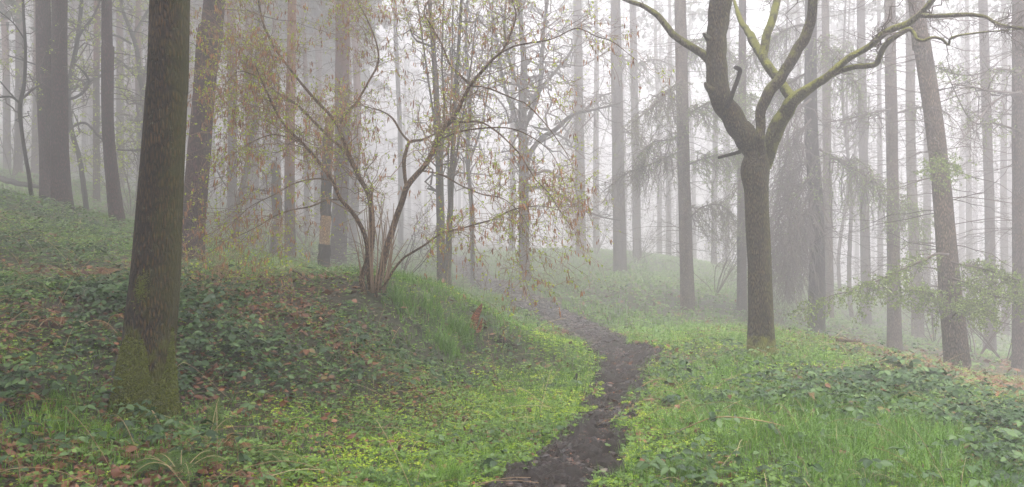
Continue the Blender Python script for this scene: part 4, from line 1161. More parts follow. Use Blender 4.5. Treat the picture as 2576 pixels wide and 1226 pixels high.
# the rest melt into the mist
rng = np.random.default_rng(77)
placed = []
def scatter_far(n, ulo, uhi, dlo, dhi, kind, label, group, wl, wh):
    c = 0
    for _ in range(n * 20):
        if c >= n: break
        u = rng.uniform(ulo, uhi); d = math.exp(rng.uniform(math.log(dlo), math.log(dhi)))
        x = (u - 1288) / F * d
        if any((x - a) ** 2 + (d - b2) ** 2 < 3.4 ** 2 for a, b2 in placed): continue
        if path_d(np.array([x]), np.array([d]))[0] < 1.2: continue
        placed.append((x, d)); c += 1
        far_conifer(u, 600, d, rng.uniform(wl, wh) / d * F, kind, label, group, c % 4, rng.uniform(0, 6), x=x, y=d)
scatter_far(64, -180, 900, 52, 140, 'pine', 'ghostly pine trunk deep in the mist beyond the left bank', 'ghostly pines deep in the left mist', .4, .62)
scatter_far(44, 1420, 2750, 72, 150, 'larch', 'ghostly larch trunk deep in the mist on the right', 'ghostly larches deep in the right mist', .4, .62)
scatter_far(4, 950, 1400, 95, 150, 'larch', 'ghostly trunk deep in the mist beyond the end of the path', 'ghostly trunks beyond the path end', .4, .6)

# bare underwood between the left trunks
for i, (u, v, d, h_, lb) in enumerate([
    (400, 560, 25, 4.5, 'leafing bare bush right of the slim knobbly pine, behind the mossy foreground trunk'),
    (330, 560, 22, 3.6, 'leafing bare bush at the foot of the slim knobbly pine'),
    (30, 480, 24, 4.0, 'bare bush in mist at the left edge'),
    (560, 610, 24, 4.2, 'bare misty bush right of the dark leaning pine'),
    (770, 650, 25, 3.6, 'bare misty bush between the orange-topped pine and the half-peeled pine'),
    (1000, 690, 18, 2.6, 'bare misty bush just right of the hazel stool'),
    (1600, 660, 30, 3.0, 'dark ivy-like bush between the larches on the mound'),
    (1500, 635, 32, 3.4, 'dark bush behind the crest of the mound'),
    (2350, 870, 22, 4.0, 'bare bush behind the leaning front larch on its left'),
    (2455, 920, 19, 3.4, 'bare tangled bush right of the foot of the leaning front larch'),
    (2530, 930, 18.5, 3.2, 'bare tangled bush beside the larch at the right edge'),
    (1800, 790, 23, 3.4, 'bare bush left of the forked oak foot')]):
    rng = np.random.default_rng(400 + i)
    g = P(u, v, d); z = float(height(g[0], g[1])); og = np.array([g[0], g[1], z])
    o = empty('bush', og, lb, 'bush')
    h_ *= DS(d); k_ = DS(d)
    b = Buf(); n = 9
    az = rng.uniform(0, 6.28, n); K = 9; s = np.linspace(0, 1, K)[None, :, None]
    dd = np.stack([np.cos(az) * .5, np.sin(az) * .5, rng.uniform(.7, 1.1, n)], -1)
    Pn = og + np.array([0, 0, -.1]) + (dd[:, None] * s + np.cumsum(rng.normal(size=(n, K, 3)) * .04, 1) * s + np.array([0, 0, -.3]) * s ** 2) * h_
    R = np.full((n, 1), .02) * (1 - .75 * np.linspace(0, 1, K)); tubes(b, Pn, R, 5)
    c1, r1 = children(Pn, R, 90, (.5 * k_, 1.3 * k_), (25, 65), .1, .3, 7, (.15, 1), (.4, .7), .005, rng); tubes(b, c1, r1, 4, rng.uniform(0, 1, 90))
    c2, r2 = children(c1, r1, 420, (.2 * k_, .6 * k_), (25, 65), .1, .3, 5, (.1, 1), (.4, .7), .003, rng); tubes(b, c2, r2, 3, rng.uniform(0, 1, 420))
    part(b, 'branches', M['twig'], o)
    nl = 1500 if i in (0, 1, 6, 7) else 250
    lb_ = Buf(); pos, tan = along(c2, nl, rng)
    scatter(lb_, LEAF2, pos + rng.normal(size=pos.shape) * .04, frames(norm(rng.normal(size=pos.shape)), norm(rng.normal(size=pos.shape) + [0, 0, 1.])), rng.uniform(.03, .07, nl), rng.uniform(0, 1, nl))
    part(lb_, 'leaves', M['bramble'] if i in (6, 7) else M['spring_leaf'], o, kind='stuff')
# ---------------------------------------------------------------- ground cover: which plants grow where
ZS = [  # u, v, bramble, herb, grass, litter, nettle
 (100,1150,.3,.1,.6,.7,.3),(250,1195,.3,.1,.3,1.0,.3),(30,1210,.5,.1,.4,.6,.3),(300,1110,.5,.1,.7,.5,.3),(150,1040,.6,.1,.8,.3,.4),(420,1190,.5,.1,.3,1.0,.4),
 (100,930,.9,.1,.3,.3,.5),(30,980,1,.1,.1,.4,.4),(100,820,.8,.1,.1,.6,.3),(60,730,1,.1,.1,.1,.4),(60,640,.8,.1,.1,.05,.8),(200,760,1,0,0,.1,.3),(150,560,.6,.2,.2,0,1),(240,685,.5,.1,.1,.9,.2),
 (500,690,.5,.1,.1,.8,.4),(560,720,.4,.1,.2,.9,.4),(650,690,.6,.1,.1,.3,.6),(760,690,.2,.2,.7,.4,.5),(850,690,.1,.2,.9,.2,.4),(600,800,.7,.1,.1,.4,.5),(500,830,.9,.1,.1,.4,.4),(670,830,.3,.1,.1,1,.3),(740,850,.4,.1,.1,1,.3),
 (800,760,.4,.1,.2,.8,.4),(880,745,.1,.1,.1,1,.2),(900,800,.5,.1,.3,.5,.5),(500,950,1,0,.1,.4,.3),(650,950,1,.1,.1,.2,.4),(780,980,1,.1,.1,.3,.3),(880,960,.7,.1,.3,.5,.4),(1000,1000,.3,.4,.4,.8,.4),(950,870,.6,.1,.4,.4,.5),
 (1010,790,.5,.1,.6,.3,.4),(1090,850,.3,.1,.6,.2,.5),(1140,880,.4,.1,.5,.4,.4),(1100,780,.3,.1,.6,.3,.5),(1180,840,.5,.2,.3,.5,.4),(600,1080,.8,.2,.4,.6,.5),(500,1130,.4,.1,.4,1,.3),(700,1110,.5,.4,.5,.5,.7),(620,1190,.2,.3,.3,.6,.7),
 (850,1090,.3,.7,.3,.3,.9),(800,1200,.1,.6,.3,.2,1),(1000,1180,.1,.8,.3,.1,1),(1000,1080,.1,.7,.4,.1,.8),(1150,1150,.1,.9,.7,.1,.8),(1100,1030,.1,.7,.5,.2,.7),(1250,1040,0,.9,.6,0,.5),(1350,1040,0,1,.8,0,.4),(1450,960,0,1,.9,.1,.3),(1300,950,.1,.9,.6,0,.6),(1400,880,.1,.8,.6,.1,.5),
 (1250,880,.4,.3,.3,.6,.6),(1330,830,.3,.2,.4,.6,.6),(1230,790,.2,.2,.7,.2,.6),(1150,750,.1,.2,.9,.1,.5),(1200,1220,.1,1,.5,.2,.6),
 (1620,1100,.1,.9,.6,.3,.4),(1650,1190,.1,1,.7,.1,.3),(1640,1000,.3,.7,.5,.6,.3),(1700,950,.5,.5,.7,.3,.4),(1680,910,.7,.3,.3,.4,.4),(1800,960,.2,.5,1,.1,.4),(1760,1100,.1,.7,1,.05,.4),(1700,1190,.5,.5,.8,.2,.4),
 (1900,1000,.5,.2,.8,.2,.5),(1880,930,.4,.3,.9,.1,.5),(2000,960,.7,.1,.5,.2,.6),(2030,1010,.8,.1,.5,.5,.5),(2150,960,.8,.1,.4,.3,.6),(2250,960,.8,.1,.4,.2,.6),(2200,1020,.6,.1,.8,.2,.4),(2100,1060,.4,.1,1,.1,.3),(1950,1120,.1,.2,1.2,0,.4),(2150,1150,.05,.1,1.3,0,.3),(2350,1130,.1,.1,1.3,0,.3),(2400,1060,.4,.1,.9,.1,.4),
 (2350,990,.7,.1,.4,.1,.6),(2500,1080,.9,.1,.3,.2,.5),(2540,1180,.8,.1,.5,.4,.4),(2200,1220,.2,.2,1.1,.2,.5),(1900,1210,.3,.5,.9,.1,.5),(2050,880,.5,.3,.6,.1,.8),
 (1950,860,.2,.3,.8,.3,.7),(1780,850,.1,.5,.7,.4,.5),(1640,820,.1,.6,.9,.3,.4),(1550,800,.1,.4,1,.4,.4),(1430,730,.3,.2,.9,.3,.6),(1480,730,.7,.1,.4,.5,.5),(1620,740,.3,.1,.5,.6,.6),(1700,790,.2,.3,.6,.7,.4),(1380,680,.2,.2,.9,.1,.7),(1500,660,.4,.1,.7,.1,.8),(1250,690,.1,.4,1,0,.5),
 (2150,890,.2,0,.05,1.4,.1),(2300,890,.2,0,.05,1.5,.1),(2370,940,.2,0,.05,1.5,.1),(2450,965,.3,0,.05,1.5,.15),(2560,990,.2,0,.05,1.6,.1),(2500,930,.1,0,.05,1.4,.1),(2180,850,.6,.1,.1,.5,.9),(2570,1040,.4,.1,.2,.8,.5),
 (640,640,.4,.1,.5,.3,.7),(250,540,.4,.1,.4,.3,.7),(100,480,.3,.1,.7,.3,.5),
]
ZP = np.array([hit(u, v)[:2] for u, v, *_ in ZS]); ZW = np.array([z[2:] for z in ZS], float)
def zones(x, y):
    q = np.stack([x, y], -1); out = np.empty((len(x), 5))
    for i in range(0, len(q), 40000):
        c = q[i:i + 40000]
        jx = (noise2(c[:, 0], c[:, 1], 1.7, 51, 2) - .5) * .9; jy = (noise2(c[:, 0], c[:, 1], 1.7, 57, 2) - .5) * .9
        c = c + np.stack([jx, jy], -1)
        sc = np.maximum(ZP[:, 1] * .05, .3)
        w_ = 1.0 / (((c[:, None] - ZP[None]) ** 2).sum(-1) / sc[None] ** 2 + .05) ** 2
        out[i:i + 40000] = (w_ @ ZW) / w_.sum(1, keepdims=True)
    return out

def cand(n, y0, y1, rng, extra=1.0, pw=1.0):
    """points over the ground in front, a bit wider than the view; the density falls with distance"""
    y = (rng.uniform(0, 1, n) * (y1 ** pw - y0 ** pw) + y0 ** pw) ** (1 / pw)
    x = rng.uniform(-1, 1, n) * (y * .602 * 1.06 + extra)
    return x, y

def hc(x, y):            # height of the bramble mounds
    return (.05 + .3 * np.clip(noise2(x, y, 1.1, 71, 3) - .28, 0, 1) / .5) * np.where((y > 10) & (x > -6) & (x < -1), .6, 1.0)

TRK = np.array([[P(362, 1045, 6.55)[0], 6.55, .28], [P(1916, 900, 12.5)[0], 12.5, .25], [P(931, 735, 11)[0], 11.0, .16]])
def clear(x, y, m=0.0):
    far = np.clip((y - 15) / 20, 0, 1)
    k = path_d(x, y) + (noise2(x, y, 5, 91, 2) - .5) * (.5 + .3 * far) > m + .28 * far
    for a in TRK: k &= np.hypot(x - a[0], y - a[1]) > a[2]
    return k

rng = np.random.default_rng(2024)
RIGHT_DIP = None
def slope_ok(x, y): return np.ones(len(x), bool)

# the ground itself carries green where grass and herbs stand
# ---- bramble
def bramble(y0, y1, n, size, tpl, pw, name_buf, dens=1.0):
    x, y = cand(n := int(n * 1.42), y0, y1, rng, 3.2, pw)
    z = zones(x, y)[:, 0]
    patch = noise2(x, y, .9, 61, 3)
    k = (rng.uniform(0, 1, n) < np.minimum(z ** 2 * 1.15, 1.2) * dens * np.clip((patch - .34) * 4.5, 0.04, 1)) & clear(x, y, .1)
    x, y = x[k], y[k]; n = len(x)
    g = height(x, y); hgt = hc(x, y) * rng.uniform(.35, 1.05, n)
    # groups of three leaves
    base = np.stack([x, y, g + hgt], -1)
    az = rng.uniform(0, 6.28, n); s = rng.uniform(size[0], size[1], n) * rng.choice([.65, 1, 1.25], n); tn = np.clip(rng.beta(2, 2, n) * .9 + (rng.uniform(0, 1, n) < .035) * .5, 0, 1)
    for j, (da, sc) in enumerate(((0, 1.0), (1.35, .8), (-1.35, .8))):
        a = az + da
        d = norm(np.stack([np.cos(a), np.sin(a), rng.uniform(-.45, .25, n)], -1))
        up = norm(rng.normal(size=(n, 3)) * .32 + [0, -.25, 1])
        scatter(name_buf, tpl, base + d * .008, frames(d, up), s * sc, np.clip(tn + rng.normal(size=n) * .05, 0, 1))
    return x, y
bb = Buf()
x_, y_ = bramble(3.8, 10.5, 34000, (.045, .085), LEAF4, 1.6, bb)
x_, y_ = bramble(10.5, 20, 26000, (.05, .09), LEAF3, 1.5, bb)
bramble(20, 80, 36000, (.1, .2), LEAF2, 1.1, bb)
tag(link('bramble_leaves', bb.mesh('bramble_leaves', M['bramble'])), 'dark green bramble leaves spreading over both banks', 'brambles', kind='stuff')
# arching bramble canes and dry stalks
bb = Buf()
n = 900
x, y = cand(n, 4, 20, rng, .5, 1.6); z = zones(x, y); k = (rng.uniform(0, 1, n) < z[:, 0] + .25 * z[:, 3]) & clear(x, y, .15); x, y = x[k], y[k]; n = len(x)
az = rng.uniform(0, 6.28, n); L = rng.uniform(.3, 1.0, n); s = np.linspace(0, 1, 9)
Pn = np.stack([x[:, None] + np.cos(az)[:, None] * s * L[:, None], y[:, None] + np.sin(az)[:, None] * s * L[:, None], height(x, y)[:, None] + (1.5 * s - 1.35 * s ** 2)[None] * (L * rng.uniform(.25, .8, n))[:, None] + .03], -1)
tubes(bb, Pn, np.full((n, 9), .0026) * (1.2 - .7 * s), 3, rng.uniform(0, .6, n))
tag(link('bramble_canes', bb.mesh('bramble_canes', M['stalk'])), 'arching reddish bramble canes between the leaves', 'canes', kind='stuff')

# ---- low bright herbs, nettles
HERB = (np.array([(0, 0, 0), (.55, -.42, .08), (1, 0, 0), (.55, .42, .08)]), np.array([(0, 1, 2, 3)]))
def herbs(y0, y1, n, size, pw, col, buf, hmax, tall=0, thr=.3, edge=.02):
    x, y = cand(n := int(n * 1.42), y0, y1, rng, 3.2, pw)
    z = zones(x, y)[:, col]
    patch = noise2(x, y, 1.6, 81 + col, 3) * .6 + noise2(x, y, 5.5, 83 + col, 2) * .4
    k = (rng.uniform(0, 1, n) < z * np.clip((patch - thr) * 4, 0.05, 1)) & clear(x, y, edge)
    x, y, patch = x[k], y[k], patch[k]; n = len(x)
    top = hmax * (.25 + 1.3 * np.clip(patch - .25, 0, 1))
    g = height(x, y)
    hh = top * rng.uniform(.15, 1, n) ** .6
    az = rng.uniform(0, 6.28, n)
    for da in (0, 2.1, 4.2):
        a = az + da + rng.normal(size=n) * .3
        d = norm(np.stack([np.cos(a), np.sin(a), rng.uniform(-.3, .5, n)], -1))
        s = rng.uniform(size[0], size[1], n)
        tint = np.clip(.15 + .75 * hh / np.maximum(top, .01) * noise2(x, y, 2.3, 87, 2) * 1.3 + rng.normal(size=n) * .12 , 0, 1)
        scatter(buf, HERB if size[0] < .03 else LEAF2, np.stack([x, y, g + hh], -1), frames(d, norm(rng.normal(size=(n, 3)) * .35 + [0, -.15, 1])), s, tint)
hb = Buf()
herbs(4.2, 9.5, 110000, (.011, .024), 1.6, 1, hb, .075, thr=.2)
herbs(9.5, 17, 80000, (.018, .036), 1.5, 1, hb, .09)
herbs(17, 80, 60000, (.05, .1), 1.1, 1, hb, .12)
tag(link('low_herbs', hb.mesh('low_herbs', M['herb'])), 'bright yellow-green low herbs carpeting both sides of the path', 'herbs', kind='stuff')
hb = Buf()
herbs(4.0, 10, 36000, (.022, .042), 1.6, 4, hb, .16)
herbs(10, 20, 34000, (.03, .06), 1.5, 4, hb, .2)
herbs(20, 80, 60000, (.08, .16), 1.1, 4, hb, .25)
tag(link('nettle_leaves', hb.mesh('nettle_leaves', M['nettle'])), 'mid green nettles and young leafy weeds among the brambles', 'weeds', kind='stuff')

# ---- grass
def blades(buf, x, y, g, L, wdt, rng, tint, lean=.5, rows=4, up=1.0, az=None):
    n = len(x)
    az = rng.uniform(0, 6.28, n) if az is None else az
    t = np.linspace(0, 1, rows + 1)
    ln = (rng.uniform(.15, 1, n) * lean)[:, None]
    out = np.stack([np.cos(az), np.sin(az)], -1)
    side = np.stack([-np.sin(az), np.cos(az)], -1)
    hx = (ln * t[None] ** 2.0) * L[:, None]
    hz = (t[None] - .45 * ln * t[None] ** 2.5) * L[:, None] * up
    w_ = wdt[:, None] * (1 - t[None] ** 1.5) * .5
    tw = rng.normal(size=n) * .5
    sd = np.stack([np.cos(tw), np.sin(tw)], -1)
    c = np.stack([x[:, None] + out[:, None, 0] * hx, y[:, None] + out[:, None, 1] * hx, g[:, None] + hz], -1)
    s3 = np.stack([side[:, 0], side[:, 1], np.zeros(n)], -1)
    s3 = norm(s3 + .5 * rng.normal(size=(n, 3)) * [1, 1, .1])
    V = np.stack([c - s3[:, None] * w_[..., None], c + s3[:, None] * w_[..., None]], 2).reshape(n, -1, 3)
    m = (rows + 1) * 2
    q = np.array([(2 * i, 2 * i + 1, 2 * i + 3, 2 * i + 2) for i in range(rows)])
    buf.add(V, (q[None] + (np.arange(n) * m)[:, None, None]).reshape(-1, 4), None, np.repeat(tint, m))

def grass(y0, y1, n, L, wd, pw, buf, rows=4, tuft=4):
    x, y = cand(n := int(n * 1.42), y0, y1, rng, 3.2, pw)
    z = zones(x, y)[:, 2]
    patch = noise2(x, y, 1.3, 95, 3) * .5 + noise2(x, y, 5, 97, 2) * .5
    k = (rng.uniform(0, 1, n) < z * np.clip((patch - .22) * 3, .08, 1)) & clear(x, y, .03)
    x, y, z = x[k], y[k], z[k]
    x = np.repeat(x, tuft) + rng.normal(size=len(x) * tuft) * .022; y = np.repeat(y, tuft) + rng.normal(size=len(y) * tuft) * .022; z = np.repeat(z, tuft)
    n = len(x)
    Ln = rng.uniform(L[0], L[1], n) * np.clip(.35 + .75 * z, .35, 1.3) * (.6 + .8 * noise2(x, y, .9, 99, 2))
    tint = np.clip(rng.beta(2.2, 2.2, n) * .75 + .1 * (noise2(x, y, 2, 93, 2) - .5) + (rng.uniform(0, 1, n) < .03) * .6, 0, 1)
    blades(buf, x, y, height(x, y) - .01, Ln, rng.uniform(wd[0], wd[1], n), rng, tint, 1.0, rows)
gb = Buf()
grass(4.2, 9.5, 26000, (.09, .27), (.003, .0065), 1.6, gb, 5, 5)
grass(9.5, 17, 26000, (.1, .28), (.006, .011), 1.5, gb, 3, 4)
grass(17, 80, 46000, (.16, .38), (.018, .034), 1.1, gb, 2, 3)
tag(link('grass', gb.mesh('grass', M['grass'])), 'long wet green grass on the right bank and bank edges', 'grass', kind='stuff')

# ---- dead leaves and bracken
def litter(y0, y1, n, size, pw, buf, tpl):
    x, y = cand(n := int(n * 1.42), y0, y1, rng, 3.2, pw)
    z = zones(x, y)[:, 3]
    patch = noise2(x, y, 1.4, 103, 3)
    inpath = path_d(x, y)
    k = (rng.uniform(0, 1, n) < np.clip(z * 1.2, .12, 1) * np.clip((patch - .2) * 3, .15, 1)) & ((inpath > -.02) | (rng.uniform(0, 1, n) < .1))
    x, y, inp = x[k], y[k], inpath[k]; n = len(x)
    hz_ = np.where(inp < 0, .012, rng.uniform(.0, .05, n))
    d = norm(rng.normal(size=(n, 3)) * [1, 1, .35]); up = norm(rng.normal(size=(n, 3)) * .45 + [0, -.1, 1])
    s = rng.uniform(size[0], size[1], n) * rng.choice([.6, 1, 1.3], n)
    zz = np.where(inp < 0, raw_h(x, y) - .035, height(x, y)) + hz_
    scatter(buf, tpl, np.stack([x, y, zz], -1), frames(d, up), s, np.clip(rng.beta(2, 2.5, n), 0, 1))
LIT = leaf_tpl(3, .75, .35, -.5)
lb = Buf()
litter(4, 10, 48000, (.03, .075), 1.6, lb, LIT)
litter(10, 20, 34000, (.05, .1), 1.5, lb, LEAF2)
litter(20, 80, 26000, (.1, .2), 1.1, lb, LEAF2)
tag(link('fallen_leaves', lb.mesh('fallen_leaves', M['litter'])), 'wet brown fallen leaves lying on the banks', 'fallen leaves', kind='stuff')

# dry straw stalks lying and standing in the grass
sb = Buf(); n = 520
x, y = cand(n, 4.3, 18, rng, .5, 1.6); k = clear(x, y, .05); x, y = x[k], y[k]; n = len(x)
az = rng.uniform(0, 6.28, n); L = rng.uniform(.15, .6, n); el = rng.uniform(.05, 1.0, n) ** 2
s = np.linspace(0, 1, 5)
Pn = np.stack([x[:, None] + np.cos(az)[:, None] * s * L[:, None] * np.cos(el)[:, None], y[:, None] + np.sin(az)[:, None] * s * L[:, None] * np.cos(el)[:, None], height(x, y)[:, None] + .05 + s * (L * np.sin(el))[:, None] + .04 * np.sin(s * 3)[None]], -1)
tubes(sb, Pn, np.full((n, 5), .0022), 3, rng.uniform(.3, 1, n))
tag(link('dry_stalks', sb.mesh('dry_stalks', M['stalk'])), 'pale dry stalks scattered through the undergrowth', 'stalks', kind='stuff')
# fine trash on the path
sb = Buf(); n = 14000
k_ = rng.integers(0, len(PATH), n); off = rng.uniform(-1, 1, n) * PW[k_]
tg_ = norm(np.gradient(PATH, axis=0))[k_]
x = PATH[k_, 0] + tg_[:, 1] * off; y = PATH[k_, 1] - tg_[:, 0] * off
d = norm(rng.normal(size=(n, 3)) * [1, 1, .2])
scatter(sb, LEAF2, np.stack([x, y, raw_h(x, y) - .02 + rng.uniform(-.01, .02, n)], -1), frames(d, norm(rng.normal(size=(n, 3)) * .5 + [0, 0, 1])), rng.uniform(.01, .035, n), rng.beta(1.3, 1.8, n))
tag(link('leaf_crumbs', sb.mesh('leaf_crumbs', M['litter'])), 'dark crumbs of rotting leaves trodden into the muddy path', 'leaf crumbs', kind='stuff')

# trodden lumps of mud
cb = Buf(); n = 24000
k_ = (rng.uniform(0, 1, n) ** 1.5 * (len(PATH) - 1)).astype(int); k_[PATH[k_, 1] > 40] //= 2; off = rng.uniform(-1, 1, n) * PW[k_] * 1.05
tg_ = norm(np.gradient(PATH, axis=0))[k_]
x = PATH[k_, 0] + tg_[:, 1] * off + rng.normal(size=n) * .04; y = PATH[k_, 1] - tg_[:, 0] * off + rng.normal(size=n) * .04
keep = noise2(x, y, 2.6, 131, 2) > .42; x, y, off, k_ = x[keep], y[keep], off[keep], k_[keep]; n = len(x)
ph = (1 + 5 ** .5) / 2
ico = norm(np.array([(-1, ph, 0), (1, ph, 0), (-1, -ph, 0), (1, -ph, 0), (0, -1, ph), (0, 1, ph), (0, -1, -ph), (0, 1, -ph), (ph, 0, -1), (ph, 0, 1), (-ph, 0, -1), (-ph, 0, 1)], float))
icf = np.array([(0,11,5),(0,5,1),(0,1,7),(0,7,10),(0,10,11),(1,5,9),(5,11,4),(11,10,2),(10,7,6),(7,1,8),(3,9,4),(3,4,2),(3,2,6),(3,6,8),(3,8,9),(4,9,5),(2,4,11),(6,2,10),(8,6,7),(9,8,1)])
sz = np.minimum(rng.gamma(2.2, .0085, n), .034) * np.maximum(1, y / 11); z = raw_h(x, y) - .045 + .035 * np.abs(off / PW[k_]) ** 2 + rng.normal(size=n) * .008
V = ico[None] * (1 + rng.normal(size=(n, 12, 1)) * .28) * sz[:, None, None] * np.array([1.25, 1.0, .7]) * rng.uniform(.7, 1.4, (n, 1, 3)) + np.stack([x, y, z], -1)[:, None]
cb.add(V, None, (icf[None] + (np.arange(n) * 12)[:, None, None]).reshape(-1, 3), np.repeat(np.clip(rng.beta(1.5, 2, n), 0, 1), 12))
tag(link('mud_clods', cb.mesh('mud_clods', M['clod'], smooth=False)), 'wet churned mud lumps along the trodden path', 'mud', kind='stuff')
# ---------------------------------------------------------------- the far wood, one mass
rng = np.random.default_rng(4242)
fb = Buf(); n = 320
az = rng.uniform(-.72, .72, n); dist = rng.uniform(140, 240, n)
x = np.tan(az) * dist * .95; y = dist; zg = height(x, y)
H = rng.uniform(32, 38, n); r0 = rng.uniform(.22, .4, n)
s = np.linspace(0, 1, 7)
ln = rng.normal(size=(n, 2)) * .3
Pn = np.stack([x[:, None] + ln[:, :1] * s, y[:, None] + ln[:, 1:] * s, zg[:, None] - .3 + s * H[:, None]], -1)
tubes(fb, Pn, r0[:, None] * (1 - .8 * s), 7, 0.5, 0)
c, cr = children(Pn, r0[:, None] * (1 - .8 * s), 5200, (1.5, 4.5), (60, 100), .25, .2, 5, (.12, 1), (.2, .3), .012, rng, lenfall=.2)
tubes(fb, c, cr, 3, .4, 1)
c2, cr2 = children(Pn, r0[:, None] * (1 - .8 * s), 7000, (2, 5.0), (60, 100), .2, .2, 5, (.45, 1), (.2, .3), .012, rng, lenfall=.3)
pos, tan = along(np.concatenate([c2, c[:3000]]), 60000, rng)
open_ = (pos[:, 0] / pos[:, 1] > -.22) & (pos[:, 0] / pos[:, 1] < .03) & (rng.uniform(0, 1, len(pos)) > .2)      # needles thinned here so the sky over the path end stays bright
pos, tan = pos[~open_], tan[~open_]; d = norm(tan + rng.normal(size=pos.shape) * .6)
scatter(fb, LEAF2, pos + rng.normal(size=pos.shape) * .15, frames(d, norm(rng.normal(size=pos.shape) + [0, 0, 1.])), rng.uniform(.4, 1.0, len(pos)), rng.uniform(0, 1, len(pos)), 2)
tag(link('far_wood', fb.mesh('far_wood', [M['larch_bark'], M['twig'], M['pine_needle']])), 'far wood dissolving into the mist behind all the trunks', 'wood', kind='stuff')

# unseen pines added beside and behind the camera to darken the mist
wb = Buf()
spots = [(-9, 3), (-13, 9), (-7, -3), (-16, 16), (-3.5, -6), (-12, -6), (-19, 4), (-5, -13)]
while len(spots) < 62:
    q = np.array([rng.uniform(-85, -9), rng.uniform(-25, 95)])
    if q[0] > -(q[1] * .602 + 3.5) or min(math.hypot(q[0] - a, q[1] - b2) for a, b2 in spots) < 4.5: continue
    spots.append(tuple(q))
n = len(spots); sp = np.array(spots, float); zg = height(sp[:, 0], sp[:, 1]); H = rng.uniform(20, 27, n)
Pn = np.stack([sp[:, :1] + rng.normal(size=(n, 1)) * .5 * s, sp[:, 1:] + 0 * s, zg[:, None] - .3 + s * H[:, None]], -1); Rn = rng.uniform(.18, .26, n)[:, None] * (1 - .8 * s)
tubes(wb, Pn, Rn, 14, 0.5, 0)
c2, cr2 = children(Pn, Rn, 60 * n, (2.5, 5.5), (50, 90), .12, .25, 6, (.32, 1), (.25, .4), .012, rng, lenfall=.4)
tubes(wb, c2, cr2, 4, .4, 1)
pos, tan = along(c2, 3800 * n, rng, (.2, 1)); d = norm(tan + rng.normal(size=pos.shape) * .7)
scatter(wb, LEAF2, pos + rng.normal(size=pos.shape) * .25, frames(d, norm(rng.normal(size=pos.shape) + [0, 0, 1.])), rng.uniform(.3, .8, len(pos)), rng.uniform(0, 1, len(pos)), 2)
tag(link('unseen_shade_pines', wb.mesh('unseen_shade_pines', [M['pine_bark'], M['twig'], M['pine_needle']])), 'unseen pines added left of and behind the viewpoint to shade the mist', 'wood', kind='stuff')
# ---------------------------------------------------------------- small single things
def on_ground(u, v):
    q = hit(u, v); q[2] = float(height(q[0], q[1])); return q

def stick(name, label, cat, px, r0, r1, lift, barkm, seed, forks=0):
    """a branch lying along ground points read off the photograph"""
    q = np.array([on_ground(u, v) for u, v in px]); q[:, 2] += lift if np.ndim(lift) else np.full(len(q), lift)
    rr = np.linspace(r0, r1, len(q))
    o = empty(name, q[0], label, cat)
    b = Buf(); pn, r = limb(b, np.c_[q, rr], 9, .02, .09, seed=seed); part(b, 'branch', M[barkm], o)
    if forks:
        rng = np.random.default_rng(seed); A, Ar = resample(pn, r, 12)
        c, cr = children(A, Ar, forks, (.1, .35), (30, 60), -.1, .25, 6, (.2, .9), (.4, .7), .003, rng)
        b = Buf(); tubes(b, c, cr, 5); part(b, 'twigs', M[barkm], o)
    return o
stick('fallen_branch', 'knobbly brown branch lying in the litter below the mossy foreground trunk', 'branch', [(198, 1108), (240, 1128), (285, 1143), (312, 1150)], .016, .012, .06, 'hazel_bark', 1, 3)
stick('fallen_branch', 'grey dead branch lying on the bank above the litter patch, left of the hazel', 'branch', [(722, 690), (745, 705), (775, 722), (800, 738)], .018, .008, .09, 'grey_bark', 2, 5)
stick('fallen_branch', 'wet brown stick lying across the muddy path at its near bend', 'branch', [(1462, 1062), (1500, 1070), (1535, 1072), (1568, 1062)], .013, .008, .02, 'rotten_wood', 3, 2)
stick('fallen_branch', 'dead branch with upturned twigs in brown litter beyond the right crest', 'branch', [(2105, 893), (2135, 893), (2165, 888)], .03, .015, .2, 'hazel_bark', 4, 7)
stick('fallen_branch', 'thick mossy limb fallen in the mist at the far left', 'branch', [(-40, 470), (20, 490), (70, 500), (105, 507)], .12, .07, .5, 'dark_bark', 5, 6)
stick('fallen_branch', 'pale bent stick standing out of brambles at the lower bank, left of the herbs', 'branch', [(1003, 1040), (985, 1065), (968, 1092)], .008, .006, .06, 'bare_wood', 6, 1)
stick('fallen_branch', 'black rotting log end half sunk in the grass under the bank', 'log', [(1250, 868), (1275, 880), (1302, 890)], .07, .05, .03, 'rotten_wood', 7, 4)

def broken_stump():
    g = on_ground(1196, 832); og = g
    o = empty('broken_stump', og, 'splintered orange-brown stump leaning beside the bank foot', 'stump')
    d = g[1]; dd = 13 + (d - 13) / 2.3 if d > 13 else d
    b = Buf(); limb(b, LP([(1186, 846, 30), (1189, 824, 26), (1195, 800, 20), (1205, 778, 15), (1212, 764, 3)], dd), 12, .015, .16, seed=31); part(b, 'wood', M['rust_wood'], o)
    b = Buf()
    for k, (a, c, e) in enumerate([(1183, 1180, 812), (1198, 1193, 806), (1202, 1214, 800)]):
        limb(b, LP([(a, 836, 12), ((a + c) / 2, 822, 9), (c, e, 2)], dd - .05 * k), 8, .015, .16, seed=40 + k)
    part(b, 'splinters', M['rust_wood'], o)
broken_stump()

def black_peg():
    g = on_ground(1446, 966); o = empty('broken_stick', g, 'short black charred stick poking up from the bright herbs by the path', 'stick')
    b = Buf(); limb(b, LP([(1445, 975, 9), (1445, 960, 8), (1449, 950, 8), (1452, 940, 5)], g[1]), 9, .01, .12, seed=51); part(b, 'wood', M['rotten_wood'], o)
black_peg()

